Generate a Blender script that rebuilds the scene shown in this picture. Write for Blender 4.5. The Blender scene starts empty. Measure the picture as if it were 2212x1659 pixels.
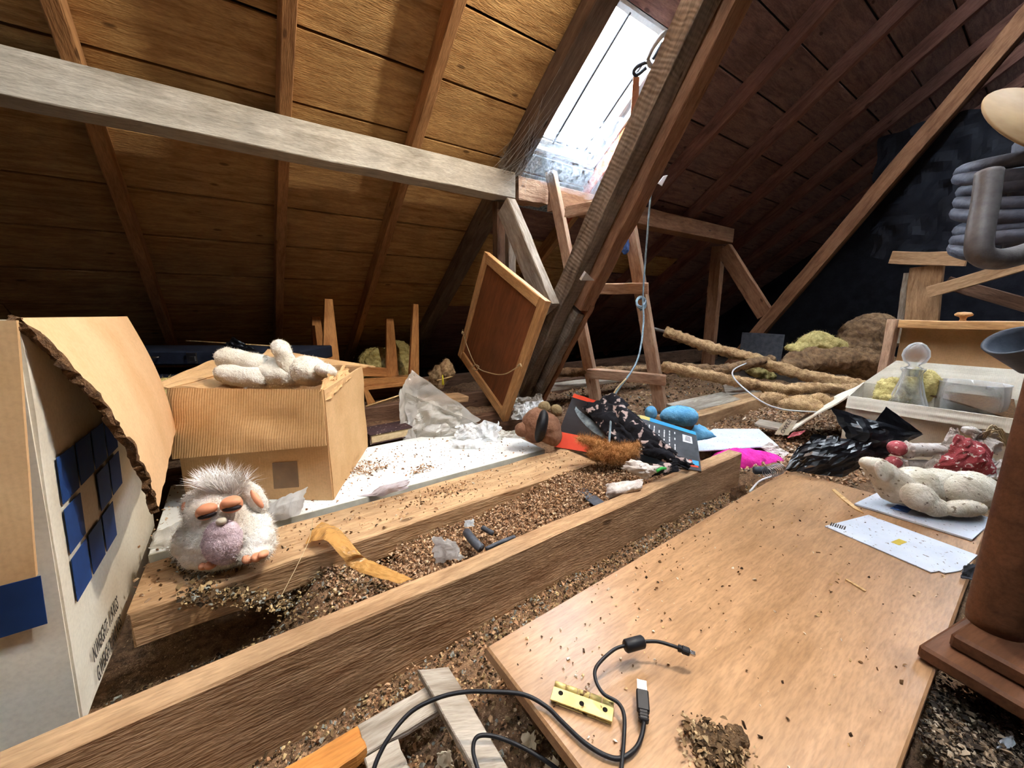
import bpy, bmesh, math, random
from mathutils import Vector, Matrix, Euler, noise, Quaternion
V = Vector
SC = bpy.context.scene
COL = SC.collection

# ---------------------------------------------------------------- camera
# world: X runs along the joists / purlin, Y points to the eaves, joist tops are z = 0
F_PX, CXP, CYP = 842.0, 1106.0, 829.5
CAM = V((0, 0, 0.5))
_p = math.atan(160 / F_PX); _t = math.radians(54.4)
FWD = V((math.cos(_t) * math.cos(_p), math.sin(_t) * math.cos(_p), -math.sin(_p)))
RGT = V((math.sin(_t), -math.cos(_t), 0))
UPV = RGT.cross(FWD)
cam_d = bpy.data.cameras.new('camera'); cam_d.sensor_width = 36; cam_d.lens = 36 * F_PX / 2212
cam_d.clip_start = 0.01
cam = bpy.data.objects.new('camera', cam_d); COL.objects.link(cam)
cam.matrix_world = Matrix.Translation(CAM) @ Matrix((RGT, UPV, -FWD)).transposed().to_4x4()
SC.camera = cam

# ---------------------------------------------------------------- world and exposure
SC.view_settings.view_transform = 'Standard'; SC.view_settings.look = 'None'
SC.view_settings.gamma = 1.0; SC.view_settings.use_curve_mapping = False
SC.view_settings.exposure = 0.0
SC.cycles.use_light_tree = False; SC.cycles.max_bounces = 4; SC.cycles.diffuse_bounces = 3; SC.cycles.glossy_bounces = 2; SC.cycles.transparent_max_bounces = 6; SC.cycles.transmission_bounces = 3; SC.cycles.adaptive_threshold = .06
WORLD_STRENGTH = 62.0
LAMP_WATTS = 165.0
w = bpy.data.worlds.new('overcast_sky'); SC.world = w; w.use_nodes = True
_bg = w.node_tree.nodes['Background']; _bg.inputs[0].default_value = (0.80, 0.90, 1.0, 1); _bg.inputs[1].default_value = WORLD_STRENGTH

# ---------------------------------------------------------------- picture rays onto real planes
def _ray(x, y): return (FWD * F_PX + RGT * (x - CXP) + UPV * (CYP - y)).normalized()
def onz(x, y, z): d = _ray(x, y); return CAM + d * ((z - CAM.z) / d.z)
def ony(x, y, Y): d = _ray(x, y); return CAM + d * (Y / d.y)
def onx(x, y, X): d = _ray(x, y); return CAM + d * (X / d.x)
def onp(x, y, P, n): d = _ray(x, y); return CAM + d * ((V(P) - CAM).dot(n) / d.dot(n))

# ---------------------------------------------------------------- materials
MATS = {}
def _nt(name):
    m = bpy.data.materials.new(name); m.use_nodes = True
    t = m.node_tree; b = t.nodes['Principled BSDF']
    return m, t, b
def _n(t, typ, **kw):
    n = t.nodes.new(typ)
    for k, v in kw.items(): setattr(n, k, v)
    return n
def _coords(t, scale, rnd=True):
    tc = _n(t, 'ShaderNodeTexCoord'); mp = _n(t, 'ShaderNodeMapping'); mp.inputs['Scale'].default_value = scale
    if rnd:
        oi = _n(t, 'ShaderNodeObjectInfo'); mu = _n(t, 'ShaderNodeMath', operation='MULTIPLY'); mu.inputs[1].default_value = 37.0
        ad = _n(t, 'ShaderNodeVectorMath', operation='ADD')
        t.links.new(oi.outputs['Random'], mu.inputs[0]); t.links.new(tc.outputs['Object'], ad.inputs[0]); t.links.new(mu.outputs[0], ad.inputs[1])
        t.links.new(ad.outputs[0], mp.inputs['Vector'])
    else:
        t.links.new(tc.outputs['Object'], mp.inputs['Vector'])
    return mp.outputs[0]
def _noise(t, vec, scale, detail=4, rough=.55, dist=0):
    n = _n(t, 'ShaderNodeTexNoise'); n.inputs['Scale'].default_value = scale; n.inputs['Detail'].default_value = detail
    n.inputs['Roughness'].default_value = rough; n.inputs['Distortion'].default_value = dist
    t.links.new(vec, n.inputs['Vector']); return n.outputs['Fac']
def _ramp(t, fac, stops):
    r = _n(t, 'ShaderNodeValToRGB'); e = r.color_ramp.elements
    while len(e) < len(stops): e.new(0.5)
    for el, (p, c) in zip(e, stops): el.position = p; el.color = (*c, 1)
    t.links.new(fac, r.inputs[0]); return r.outputs[0]
def _mix(t, fac, a, b, mode='MIX'):
    m = _n(t, 'ShaderNodeMix', data_type='RGBA', blend_type=mode)
    if isinstance(fac, (int, float)): m.inputs[0].default_value = fac
    else: t.links.new(fac, m.inputs[0])
    for s, v in ((6, a), (7, b)):
        if isinstance(v, tuple): m.inputs[s].default_value = (*v, 1)
        else: t.links.new(v, m.inputs[s])
    return m.outputs[2]
def _bump(t, b, h, strength, dist=.002):
    bp = _n(t, 'ShaderNodeBump'); bp.inputs['Strength'].default_value = strength; bp.inputs['Distance'].default_value = dist
    t.links.new(h, bp.inputs['Height']); t.links.new(bp.outputs[0], b.inputs['Normal'])
def srgb(r, g, b):
    f = lambda c: (c / 255 / 12.92) if c / 255 <= .04045 else ((c / 255 + .055) / 1.055) ** 2.4
    return (f(r), f(g), f(b))

def wood(name, light, dark, rough=.75, bump=.5, grain=1.0, knots=True, dirt=.25, dirtcol=(.02, .016, .012), spec=.25, saw=0):
    """sawn timber: grain along the object's local X"""
    m, t, b = _nt(name)
    v = _coords(t, (2.0 * grain, 14 * grain, 14 * grain))
    vf = _coords(t, (22 * grain, 130 * grain, 130 * grain))
    vo = _coords(t, (1, 1, 1))
    g = _noise(t, v, 2.2, 3, .6, .9)
    f = _noise(t, vf, 1.6, 2, .6)
    big = _noise(t, vo, 5.0, 2, .55)
    mid = tuple((a + c) / 2 for a, c in zip(light, dark))
    c = _ramp(t, g, [(.30, dark), (.48, mid), (.68, light)])
    c = _mix(t, .55, c, _ramp(t, f, [(.3, (.55, .52, .5)), (.6, (1, 1, 1))]), 'MULTIPLY')
    if knots:
        vk = _coords(t, (2.2, 5.5, 5.5))
        vo_n = _n(t, 'ShaderNodeTexVoronoi', feature='F1'); vo_n.inputs['Scale'].default_value = 2.0
        t.links.new(vk, vo_n.inputs['Vector'])
        k = _ramp(t, vo_n.outputs['Distance'], [(.055, tuple(.3 * q for q in dark)), (.085, dark), (.12, (1, 1, 1))])
        c = _mix(t, .8, c, k, 'DARKEN')
    c = _mix(t, _ramp(t, big, [(.5, (0, 0, 0)), (.8, (dirt,) * 3)]), c, dirtcol)
    if saw:
        wv = _n(t, 'ShaderNodeTexWave', bands_direction='X'); wv.inputs['Scale'].default_value = saw; wv.inputs['Distortion'].default_value = 5.0; wv.inputs['Detail'].default_value = 1.5
        t.links.new(vo, wv.inputs['Vector']); c = _mix(t, .16, c, _ramp(t, wv.outputs['Fac'], [(.2, (.5, .48, .46)), (.7, (1, 1, 1))]), 'MULTIPLY'); g = wv.outputs['Fac']
    t.links.new(c, b.inputs['Base Color'])
    b.inputs['Roughness'].default_value = rough; b.inputs['Specular IOR Level'].default_value = spec
    _bump(t, b, g if saw else f, bump, .003)
    MATS[name] = m; return m
def matte(name, col, col2=None, rough=.85, scale=20, bump=.2, metal=0.0, spec=.3, speck=None, speckscale=120, speckth=.66, sheen=0, detail=3, bscale=None):
    m, t, b = _nt(name)
    v = _coords(t, (1, 1, 1))
    n = _noise(t, v, scale, detail, .6)
    c = _ramp(t, n, [(.32, col2 or tuple(.8 * q for q in col)), (.66, col)])
    if speck:
        s = _noise(t, v, speckscale, 2, .5)
        c = _mix(t, _ramp(t, s, [(speckth, (0, 0, 0)), (speckth + .05, (1, 1, 1))]), c, speck)
    t.links.new(c, b.inputs['Base Color']); b.inputs['Roughness'].default_value = rough
    b.inputs['Metallic'].default_value = metal; b.inputs['Specular IOR Level'].default_value = spec
    if sheen: b.inputs['Sheen Weight'].default_value = sheen
    if bump: _bump(t, b, _noise(t, v, bscale or scale * 4, 2, .65), bump, .004)
    MATS[name] = m; return m
def attrcol(name, rough=.9):
    m, t, b = _nt(name)
    a = _n(t, 'ShaderNodeAttribute'); a.attribute_name = 'Col'
    t.links.new(a.outputs['Color'], b.inputs['Base Color']); b.inputs['Roughness'].default_value = rough
    b.inputs['Specular IOR Level'].default_value = .2
    MATS[name] = m; return m
def film(name, col, alpha=.4, rough=.15, bumpy=.3, scale=30, noisy=False, lo=.0, hi=.6, translucent=False):
    """thin plastic film or cobweb: part of the light goes straight through"""
    m = bpy.data.materials.new(name); m.use_nodes = True; t = m.node_tree; b = t.nodes['Principled BSDF']
    out = t.nodes['Material Output']
    tr = _n(t, 'ShaderNodeBsdfTransparent'); mx = _n(t, 'ShaderNodeMixShader')
    b.inputs['Base Color'].default_value = (*col, 1); b.inputs['Roughness'].default_value = rough
    v = _coords(t, (1, 1, 1))
    if noisy:
        n = _noise(t, v, scale, 6, .75)
        t.links.new(_ramp(t, n, [(.42, (lo,) * 3), (.68, (hi,) * 3)]), mx.inputs[0])
    else:
        mx.inputs[0].default_value = alpha
    sh = b.outputs[0]
    if translucent:
        tl = _n(t, 'ShaderNodeBsdfTranslucent'); tl.inputs[0].default_value = (*col, 1)
        m2 = _n(t, 'ShaderNodeMixShader'); m2.inputs[0].default_value = .6
        t.links.new(b.outputs[0], m2.inputs[1]); t.links.new(tl.outputs[0], m2.inputs[2]); sh = m2.outputs[0]
    t.links.new(tr.outputs[0], mx.inputs[1]); t.links.new(sh, mx.inputs[2]); t.links.new(mx.outputs[0], out.inputs[0])
    if bumpy: _bump(t, b, _noise(t, v, scale, 4, .6), bumpy, .01)
    MATS[name] = m; return m
def glassy(name, tint=(1, 1, 1), edge=.75):
    m = bpy.data.materials.new(name); m.use_nodes = True; t = m.node_tree; b = t.nodes['Principled BSDF']; out = t.nodes['Material Output']
    b.inputs['Base Color'].default_value = (.85, .88, .88, 1); b.inputs['Roughness'].default_value = .04; b.inputs['Specular IOR Level'].default_value = .9
    tr = _n(t, 'ShaderNodeBsdfTransparent'); tr.inputs[0].default_value = (*tint, 1)
    lw = _n(t, 'ShaderNodeLayerWeight'); lw.inputs[0].default_value = .35
    mp = _n(t, 'ShaderNodeMapRange'); mp.inputs['From Max'].default_value = 1; mp.inputs['To Min'].default_value = .06; mp.inputs['To Max'].default_value = edge
    mx = _n(t, 'ShaderNodeMixShader')
    t.links.new(lw.outputs['Facing'], mp.inputs[0]); t.links.new(mp.outputs[0], mx.inputs[0])
    t.links.new(tr.outputs[0], mx.inputs[1]); t.links.new(b.outputs[0], mx.inputs[2]); t.links.new(mx.outputs[0], out.inputs[0])
    MATS[name] = m; return m

# ---------------------------------------------------------------- object helpers
def link(name, me, mat=None, parent=None, M=None, smooth=False):
    o = bpy.data.objects.new(name, me); COL.objects.link(o)
    if mat is not None: me.materials.append(MATS[mat] if isinstance(mat, str) else mat)
    if M is not None: o.matrix_world = M
    if parent is not None:
        o.parent = parent
        o.matrix_parent_inverse = parent.matrix_world.inverted()
    if smooth:
        for p in me.polygons: p.use_smooth = True
    return o
def bm_obj(name, bm, mat=None, parent=None, M=None, smooth=False):
    me = bpy.data.meshes.new(name); bm.normal_update(); bm.to_mesh(me); bm.free()
    return link(name, me, mat, parent, M, smooth)
def tag(o, label, cat, group=None, kind=None):
    o['label'] = label; o['category'] = cat
    if group: o['group'] = group
    if kind: o['kind'] = kind
    return o
def struct(o): o['kind'] = 'structure'; return o
def empty(name, loc, label=None, cat=None, group=None, rot=None):
    o = bpy.data.objects.new(name, None); COL.objects.link(o); o.empty_display_size = .05
    o.matrix_world = Matrix.Translation(V(loc)) @ (rot.to_4x4() if rot else Matrix.Identity(4))
    if label: tag(o, label, cat, group)
    return o
def frame_from(x, z):
    x = V(x).normalized(); z = V(z); z = (z - x * z.dot(x)).normalized(); y = z.cross(x)
    return Matrix((x, y, z)).transposed()
def bx(bm, lo, hi, bev=0.0):
    r = bmesh.ops.create_cube(bm, size=1.0); vs = r['verts']
    lo = V(lo); hi = V(hi)
    for v in vs: v.co = V(((v.co.x + .5) * (hi.x - lo.x) + lo.x, (v.co.y + .5) * (hi.y - lo.y) + lo.y, (v.co.z + .5) * (hi.z - lo.z) + lo.z))
    if bev:
        es = list({e for v in vs for e in v.link_edges})
        bmesh.ops.bevel(bm, geom=es, offset=bev, segments=1, affect='EDGES')
def beam(name, p0, p1, wdt, dep, up, mat, parent=None, segs=8, wob=.0015, bev=.003, seed=0):
    """sawn timber from p0 to p1; local X = length, local Y = width, local Z = depth (towards up); p0/p1 on the axis"""
    p0 = V(p0); p1 = V(p1); L = (p1 - p0).length
    bm = bmesh.new()
    rnd = random.Random(seed or hash(name) % 1000)
    b = min(bev, wdt * .2, dep * .2)
    prof = [(-wdt / 2 + b, -dep / 2), (wdt / 2 - b, -dep / 2), (wdt / 2, -dep / 2 + b), (wdt / 2, dep / 2 - b), (wdt / 2 - b, dep / 2), (-wdt / 2 + b, dep / 2), (-wdt / 2, dep / 2 - b), (-wdt / 2, -dep / 2 + b)]
    rings = []
    for i in range(segs + 1):
        x = -L / 2 + L * i / segs
        oy, oz = rnd.uniform(-wob, wob), rnd.uniform(-wob, wob)
        rings.append([bm.verts.new((x + rnd.uniform(-wob, wob) * (2 if i in (0, segs) else 0), y + oy + rnd.uniform(-wob, wob) * .7, z + oz + rnd.uniform(-wob, wob) * .7)) for y, z in prof])
    for a, c in zip(rings, rings[1:]):
        for k in range(8): bm.faces.new((a[k], a[(k + 1) % 8], c[(k + 1) % 8], c[k]))
    bm.faces.new(rings[0][::-1]); bm.faces.new(rings[-1])
    bmesh.ops.recalc_face_normals(bm, faces=bm.faces)
    M = Matrix.Translation((p0 + p1) / 2) @ frame_from(p1 - p0, up).to_4x4()
    return bm_obj(name, bm, mat, parent, M)
def slab(name, corners, thick, mat, parent=None, nrm=None, bev=.0015, ragged=0, seed=1, segs=1):
    """flat board with the given outline (list of world points, coplanar), thickness below the outline; local X = first edge"""
    P = [V(c) for c in corners]
    x = (P[1] - P[0]).normalized(); n = V(nrm) if nrm else x.cross(P[-1] - P[0]).normalized()
    R = frame_from(x, n); O = P[0]; Ri = R.transposed(); rnd = random.Random(seed)
    pts = []
    for i, p in enumerate(P):
        q = P[(i + 1) % len(P)]
        k = max(1, segs)
        for j in range(k):
            c = Ri @ (p.lerp(q, j / k) - O)
            if ragged and (j or k == 1): c += V((rnd.uniform(-1, 1), rnd.uniform(-1, 1), 0)) * ragged
            pts.append(c)
    bm = bmesh.new()
    top = [bm.verts.new((c.x, c.y, 0)) for c in pts]; bot = [bm.verts.new((c.x, c.y, -thick)) for c in pts]
    ft = bm.faces.new(top); bm.faces.new(bot[::-1]); m = len(pts)
    for i in range(m): bm.faces.new((top[i], bot[i], bot[(i + 1) % m], top[(i + 1) % m]))
    bmesh.ops.recalc_face_normals(bm, faces=bm.faces)
    if bev:
        es = [e for e in bm.edges if all(abs(f.normal.z) > .9 for f in e.link_faces[:1]) != all(abs(f.normal.z) > .9 for f in e.link_faces[1:])]
        bmesh.ops.bevel(bm, geom=es, offset=bev, segments=1, affect='EDGES')
    return bm_obj(name, bm, mat, parent, Matrix.Translation(O) @ R.to_4x4())
def catmull(pts, n):
    P = [V(p) for p in pts]; out = []
    for i in range(len(P) - 1):
        a = P[max(i - 1, 0)]; b = P[i]; c = P[i + 1]; d = P[min(i + 2, len(P) - 1)]
        for k in range(n):
            t = k / n
            out.append(.5 * ((2 * b) + (c - a) * t + (2 * a - 5 * b + 4 * c - d) * t * t + (3 * b - a - 3 * c + d) * t ** 3))
    out.append(P[-1]); return out
def tube_bm(bm, pts, rad, sides=8, n=8, rough=0, seed=0, taper=None):
    pts = catmull(pts, n) if n > 1 else [V(p) for p in pts]
    rings = []; prev = None
    for i, p in enumerate(pts):
        d = (pts[min(i + 1, len(pts) - 1)] - pts[max(i - 1, 0)]).normalized()
        if prev is None:
            u = d.orthogonal().normalized()
        else:
            u = (prev - d * prev.dot(d)).normalized()
        prev = u; w_ = d.cross(u); s = i / (len(pts) - 1)
        r = rad if not taper else rad * taper(s)
        ring = []
        for k in range(sides):
            a = 2 * math.pi * k / sides; q = u * math.cos(a) + w_ * math.sin(a)
            rr = r * (1 + rough * noise.noise(p * 40 + q * 1.7 + V((seed, 0, 0)))) if rough else r
            ring.append(bm.verts.new(p + q * rr))
        rings.append(ring)
    for a, c in zip(rings, rings[1:]):
        for k in range(sides): bm.faces.new((a[k], a[(k + 1) % sides], c[(k + 1) % sides], c[k]))
    bm.faces.new(rings[0][::-1]); bm.faces.new(rings[-1])
def tube(name, pts, rad, mat, parent=None, **kw):
    bm = bmesh.new(); c = V(pts[0]); tube_bm(bm, [V(p) - c for p in pts], rad, **kw)
    bmesh.ops.recalc_face_normals(bm, faces=bm.faces)
    return bm_obj(name, bm, mat, parent, Matrix.Translation(c), smooth=True)
def lathe_bm(bm, prof, seg=24, closed=True):
    rings = [[bm.verts.new((r * math.cos(2 * math.pi * k / seg), r * math.sin(2 * math.pi * k / seg), z)) for k in range(seg)] for r, z in prof]
    for a, c in zip(rings, rings[1:]):
        for k in range(seg): bm.faces.new((a[k], a[(k + 1) % seg], c[(k + 1) % seg], c[k]))
    if closed: bm.faces.new(rings[0][::-1]); bm.faces.new(rings[-1])
    bmesh.ops.recalc_face_normals(bm, faces=bm.faces)
def lathe(name, prof, mat, parent=None, M=None, seg=24, closed=True, smooth=True):
    bm = bmesh.new(); lathe_bm(bm, prof, seg, closed); return bm_obj(name, bm, mat, parent, M, smooth)
def solid_grid(bm, f, nu, nv, thick):
    """sheet from f(u,v) -> Vector, with thickness"""
    P = [[f(i / nu, j / nv) for j in range(nv + 1)] for i in range(nu + 1)]
    N = [[None] * (nv + 1) for _ in range(nu + 1)]
    for i in range(nu + 1):
        for j in range(nv + 1):
            a = P[min(i + 1, nu)][j] - P[max(i - 1, 0)][j]; b = P[i][min(j + 1, nv)] - P[i][max(j - 1, 0)]
            c = a.cross(b); N[i][j] = c.normalized() if c.length > 1e-12 else V((0, 0, 1))
    T = [[bm.verts.new(P[i][j] + N[i][j] * thick / 2) for j in range(nv + 1)] for i in range(nu + 1)]
    B = [[bm.verts.new(P[i][j] - N[i][j] * thick / 2) for j in range(nv + 1)] for i in range(nu + 1)]
    for i in range(nu):
        for j in range(nv):
            bm.faces.new((T[i][j], T[i + 1][j], T[i + 1][j + 1], T[i][j + 1])); bm.faces.new((B[i][j + 1], B[i + 1][j + 1], B[i + 1][j], B[i][j]))
    for i in range(nu):
        bm.faces.new((T[i + 1][0], T[i][0], B[i][0], B[i + 1][0])); bm.faces.new((T[i][nv], T[i + 1][nv], B[i + 1][nv], B[i][nv]))
    for j in range(nv):
        bm.faces.new((T[0][j], T[0][j + 1], B[0][j + 1], B[0][j])); bm.faces.new((T[nu][j + 1], T[nu][j], B[nu][j], B[nu][j + 1]))
def fold(p, freq, seed):
    """sharp crumple field in -1..1"""
    q = V(p) * freq + V((seed * 3.1, seed * 1.7, seed))
    return (1 - 2 * abs(noise.noise(q))) * .6 + .4 * (1 - 2 * abs(noise.noise(q * 2.3)))
def drape(name, c4, mat, parent=None, amp=.01, freq=18, seed=1, thick=.0006, nu=28, nv=20, ragged=.12, bulge=0, smooth=False, zmin=None, curve=None):
    """crumpled sheet across four world corners (u along 0-1, v along 0-3)"""
    A, B, C_, D = [V(c) for c in c4]; O = (A + B + C_ + D) / 4
    n = (B - A).cross(D - A).normalized(); sz = ((B - A).length + (D - A).length) / 2
    def f(u, v):
        e = V((noise.noise(V((u * 5, v * 5, seed))), noise.noise(V((u * 5, v * 5, seed + 9))), 0)) * ragged
        ee = 1 if (u < .001 or u > .999 or v < .001 or v > .999) else .5
        uu, vv = u + e.x * ee, v + e.y * ee
        p = A.lerp(B, uu).lerp(D.lerp(C_, uu), vv)
        p = p + n * (amp * fold(V((uu * (B - A).length, vv * (D - A).length, 0)), freq, seed) + bulge * math.sin(math.pi * min(max(u, 0), 1)) * math.sin(math.pi * min(max(v, 0), 1)))
        if curve: p = p + curve(u, v)
        if zmin is not None and p.z < zmin: p.z = zmin + .002 * abs(noise.noise(p * 60))
        return p - O
    bm = bmesh.new(); solid_grid(bm, f, nu, nv, thick)
    return bm_obj(name, bm, mat, parent, Matrix.Translation(O), smooth)
TMP = bpy.data.scenes.new('workbench')          # empty side scene: modifiers and lettering are turned into meshes there, removed at the end
def baked(o):
    TMP.collection.objects.link(o)
    with bpy.context.temp_override(scene=TMP, view_layer=TMP.view_layers[0]):
        dg = bpy.context.evaluated_depsgraph_get(); dg.update()
    me = bpy.data.meshes.new_from_object(o.evaluated_get(dg)); TMP.collection.objects.unlink(o); return me
def apply_mods(o):
    me = baked(o); o.modifiers.clear(); o.data = me
    return o
def blobs(name, parts, mat, parent=None, voxel=.004, lump=0, lumpf=30, smooth=6, seed=0, dec=None):
    """soft body: ellipsoids (centre, radii, (euler degrees)) and capsules ('cap', a, b, ra, rb) fused into one surface"""
    bm = bmesh.new()
    O = V(parts[0][0]) if parts[0][0] != 'cap' else V(parts[0][1])
    for p in parts:
        if p[0] == 'cap':
            a, b, ra, rb = V(p[1]) - O, V(p[2]) - O, p[3], p[4]
            k = max(3, int((b - a).length / min(ra, rb) * 2.2) + 1)
            for i in range(k):
                s = i / (k - 1); r = ra + (rb - ra) * s
                bmesh.ops.create_icosphere(bm, subdivisions=2, radius=r, matrix=Matrix.Translation(a.lerp(b, s)))
        else:
            c, r = V(p[0]) - O, p[1]; e = p[2] if len(p) > 2 else (0, 0, 0)
            R = e if isinstance(e, Matrix) else Euler([math.radians(q) for q in e]).to_matrix()
            bmesh.ops.create_icosphere(bm, subdivisions=3, radius=1, matrix=Matrix.Translation(c) @ R.to_4x4() @ Matrix.Diagonal((*r, 1)))
    o = bm_obj(name, bm, mat, None, Matrix.Translation(O))
    md = o.modifiers.new('r', 'REMESH'); md.mode = 'VOXEL'; md.voxel_size = voxel; md.use_smooth_shade = True
    sm = o.modifiers.new('s', 'SMOOTH'); sm.factor = .5; sm.iterations = smooth
    apply_mods(o)
    if lump:
        vs = o.data.vertices; new = []
        for c, nn in [(v.co.copy(), v.normal.copy()) for v in vs]:
            new += (c + nn * lump * (noise.noise(c * lumpf + V((seed, seed, 0))) + .5 * noise.noise(c * lumpf * 2.7 + V((seed, 0, 0)))))[:]
        vs.foreach_set('co', new); o.data.update()
    for pl in o.data.polygons: pl.use_smooth = True
    if parent is not None:
        o.parent = parent; o.matrix_parent_inverse = parent.matrix_world.inverted()
    return o
def fuzz(o, n, length, mat, width=.0006, lie=.5, seed=1, name='fur', keep=None, dirv=None):
    """short pile standing on the surface of o, a child mesh of fine blades"""
    rnd = random.Random(seed); me = o.data; polys = me.polygons; vs = me.vertices
    import itertools
    areas = [p.area for p in polys]; cum = list(itertools.accumulate(areas)); tot = cum[-1]
    verts, faces = [], []
    import bisect
    for _ in range(n):
        p = polys[min(bisect.bisect_left(cum, rnd.random() * tot), len(polys) - 1)]
        ids = p.vertices
        a, b, c = vs[ids[0]].co, vs[ids[1]].co, vs[ids[rnd.choice((2, len(ids) - 1))]].co
        s, t = rnd.random(), rnd.random()
        if s + t > 1: s, t = 1 - s, 1 - t
        q = a + (b - a) * s + (c - a) * t
        if keep and not keep(q): continue
        d = p.normal + V((rnd.gauss(0, 1), rnd.gauss(0, 1), rnd.gauss(0, 1))) * lie
        if dirv: d = d + V(dirv)
        d.normalize(); L = length * rnd.uniform(.5, 1.2)
        sd = d.orthogonal().normalized() * width * .5
        sd.rotate(Quaternion(d, rnd.uniform(0, 6.3)))
        m = q + d * L * .55; e = m + (d + V((rnd.gauss(0, .4), rnd.gauss(0, .4), rnd.gauss(-.1, .4)))).normalized() * L * .45
        k = len(verts); verts += [q - sd, q + sd, m + sd * .7, m - sd * .7, e]
        faces += [(k, k + 1, k + 2, k + 3), (k + 3, k + 2, k + 4)]
    m2 = bpy.data.meshes.new(name); m2.from_pydata(verts, [], faces)
    h = link(name, m2, mat); h.matrix_world = o.matrix_world.copy(); h['kind'] = 'stuff'
    h.parent = o if o.parent is None or o.parent.parent is None else o.parent
    h.matrix_parent_inverse = h.parent.matrix_world.inverted()
    return h
CHIP_PAL = [srgb(206, 168, 130), srgb(190, 150, 112), srgb(168, 126, 92), srgb(140, 104, 76), srgb(218, 188, 154), srgb(112, 84, 62), srgb(190, 158, 128)]
def chips(name, spots, mat, parent=None, size=(.004, .012), pal=CHIP_PAL, seed=1, flat=.35):
    """loose flakes: spots are world points; each a small irregular tetra/box"""
    rnd = random.Random(seed); verts, faces, cols = [], [], []
    for p in spots:
        s = rnd.uniform(*size) * rnd.choice((.5, .8, 1, 1, 1.3)); a = Euler((rnd.uniform(-.9, .9), rnd.uniform(-.9, .9), rnd.uniform(0, 6.3))).to_matrix()
        lx, ly, lz = s * rnd.uniform(.6, 1.4), s * rnd.uniform(.4, .9), s * flat * rnd.uniform(.5, 1.5)
        k = len(verts)
        for q in ((-1, -1, -.6), (1, -.7, -.8), (.8, 1, -.5), (-.9, .8, -.7), (-.4, -.3, 1), (.5, .2, .9)):
            verts.append(V(p) + a @ V((q[0] * lx * .5 * rnd.uniform(.7, 1.2), q[1] * ly * .5, q[2] * lz * .5)))
        fs = [(0, 3, 2, 1), (0, 1, 5, 4), (1, 2, 5), (2, 3, 4, 5), (3, 0, 4)]
        faces += [tuple(k + i for i in f) for f in fs]
        kb = rnd.uniform(.65, 1.15); c = tuple(x * kb for x in rnd.choice(pal))
        cols += [c] * 5
    me = bpy.data.meshes.new(name); me.from_pydata(verts, [], faces)
    at = me.attributes.new('Col', 'FLOAT_COLOR', 'FACE')
    flat_c = []
    for c in cols: flat_c += [*c, 1]
    at.data.foreach_set('color', flat_c)
    return link(name, me, mat, parent)
def text_obj(name, body, size, M, mat, parent, extrude=.0002, align='LEFT', space=1.0):
    cu = bpy.data.curves.new(name, 'FONT'); cu.body = body; cu.size = size; cu.extrude = extrude; cu.align_x = align; cu.space_character = space
    o = bpy.data.objects.new(name, cu); me = baked(o)
    bpy.data.objects.remove(o); bpy.data.curves.remove(cu)
    return link(name, me, mat, parent, M)
# ================================================================ materials used by the place
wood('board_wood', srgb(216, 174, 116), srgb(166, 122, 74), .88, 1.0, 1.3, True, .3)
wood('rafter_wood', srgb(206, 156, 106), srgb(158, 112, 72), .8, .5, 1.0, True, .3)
wood('purlin_wood', srgb(224, 218, 204), srgb(182, 174, 158), .9, .5, 1.2, False, .5, srgb(90, 84, 74))
wood('truss_grey', srgb(160, 144, 126), srgb(114, 100, 86), .9, .4, .9, True, .3, (.02, .016, .012), .25, 20)
wood('grey_timber', srgb(136, 118, 104), srgb(98, 82, 72), .9, .5, 1.0, True, .3)
wood('board_dim', srgb(160, 124, 112), srgb(118, 88, 82), .9, .8, 1.3, True, .3)  # same board wood, right-hand dimness and purple flare put into its colour
wood('rafter_dim', srgb(164, 118, 102), srgb(122, 84, 74), .85, .5, 1.0, True, .3)  # rafter wood darkened in colour for the dim, flare-tinted right side
wood('truss_brown', srgb(178, 130, 96), srgb(130, 90, 64), .85, .5, 1.0, True, .3)
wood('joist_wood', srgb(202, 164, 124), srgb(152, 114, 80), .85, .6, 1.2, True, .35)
wood('plank_wood', srgb(208, 172, 130), srgb(160, 122, 86), .85, .8, 1.0, True, .4)
wood('grey_wood', srgb(196, 184, 168), srgb(140, 126, 110), .9, .8, 1.0, False, .3)
wood('ladder_wood', srgb(226, 190, 158), srgb(172, 130, 102), .9, .9, 1.2, True, .4)
wood('veneer', srgb(192, 150, 110), srgb(164, 124, 86), .34, .10, 1.3, False, .35, srgb(84, 68, 58), .5)
wood('pine', srgb(226, 176, 118), srgb(190, 136, 82), .55, .25, 1.0, True, .12, (.02, .016, .012), .4)
wood('teak', srgb(216, 156, 94), srgb(176, 114, 62), .5, .3, 1.0, False, .1, (.02, .016, .012), .4)
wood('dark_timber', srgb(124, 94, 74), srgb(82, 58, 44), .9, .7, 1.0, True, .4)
wood('fir_stick', srgb(232, 200, 150), srgb(200, 160, 108), .8, .4, 2, False, .1)
wood('newel_wood', srgb(118, 80, 56), srgb(86, 56, 38), .55, .2, .8, False, .2)
matte('felt', srgb(40, 36, 36), srgb(28, 26, 26), .95, 60, .4)
matte('plaster', srgb(90, 78, 68), srgb(60, 52, 46), .95, 12, .4)
matte('gable_brick', srgb(34, 34, 42), srgb(20, 20, 28), .95, 10, .5)
matte('fill', srgb(150, 116, 86), srgb(92, 70, 52), .95, 70, 1.0, speck=srgb(210, 172, 130), speckscale=180)
matte('fill_dark', srgb(112, 88, 62), srgb(60, 44, 30), .95, 60, 1.0)
attrcol('chip')
matte('white_paint', srgb(236, 240, 242), srgb(214, 220, 224), .5, 30, .1)
matte('gasket', srgb(48, 50, 56), None, .6, 30, .1)
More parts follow.
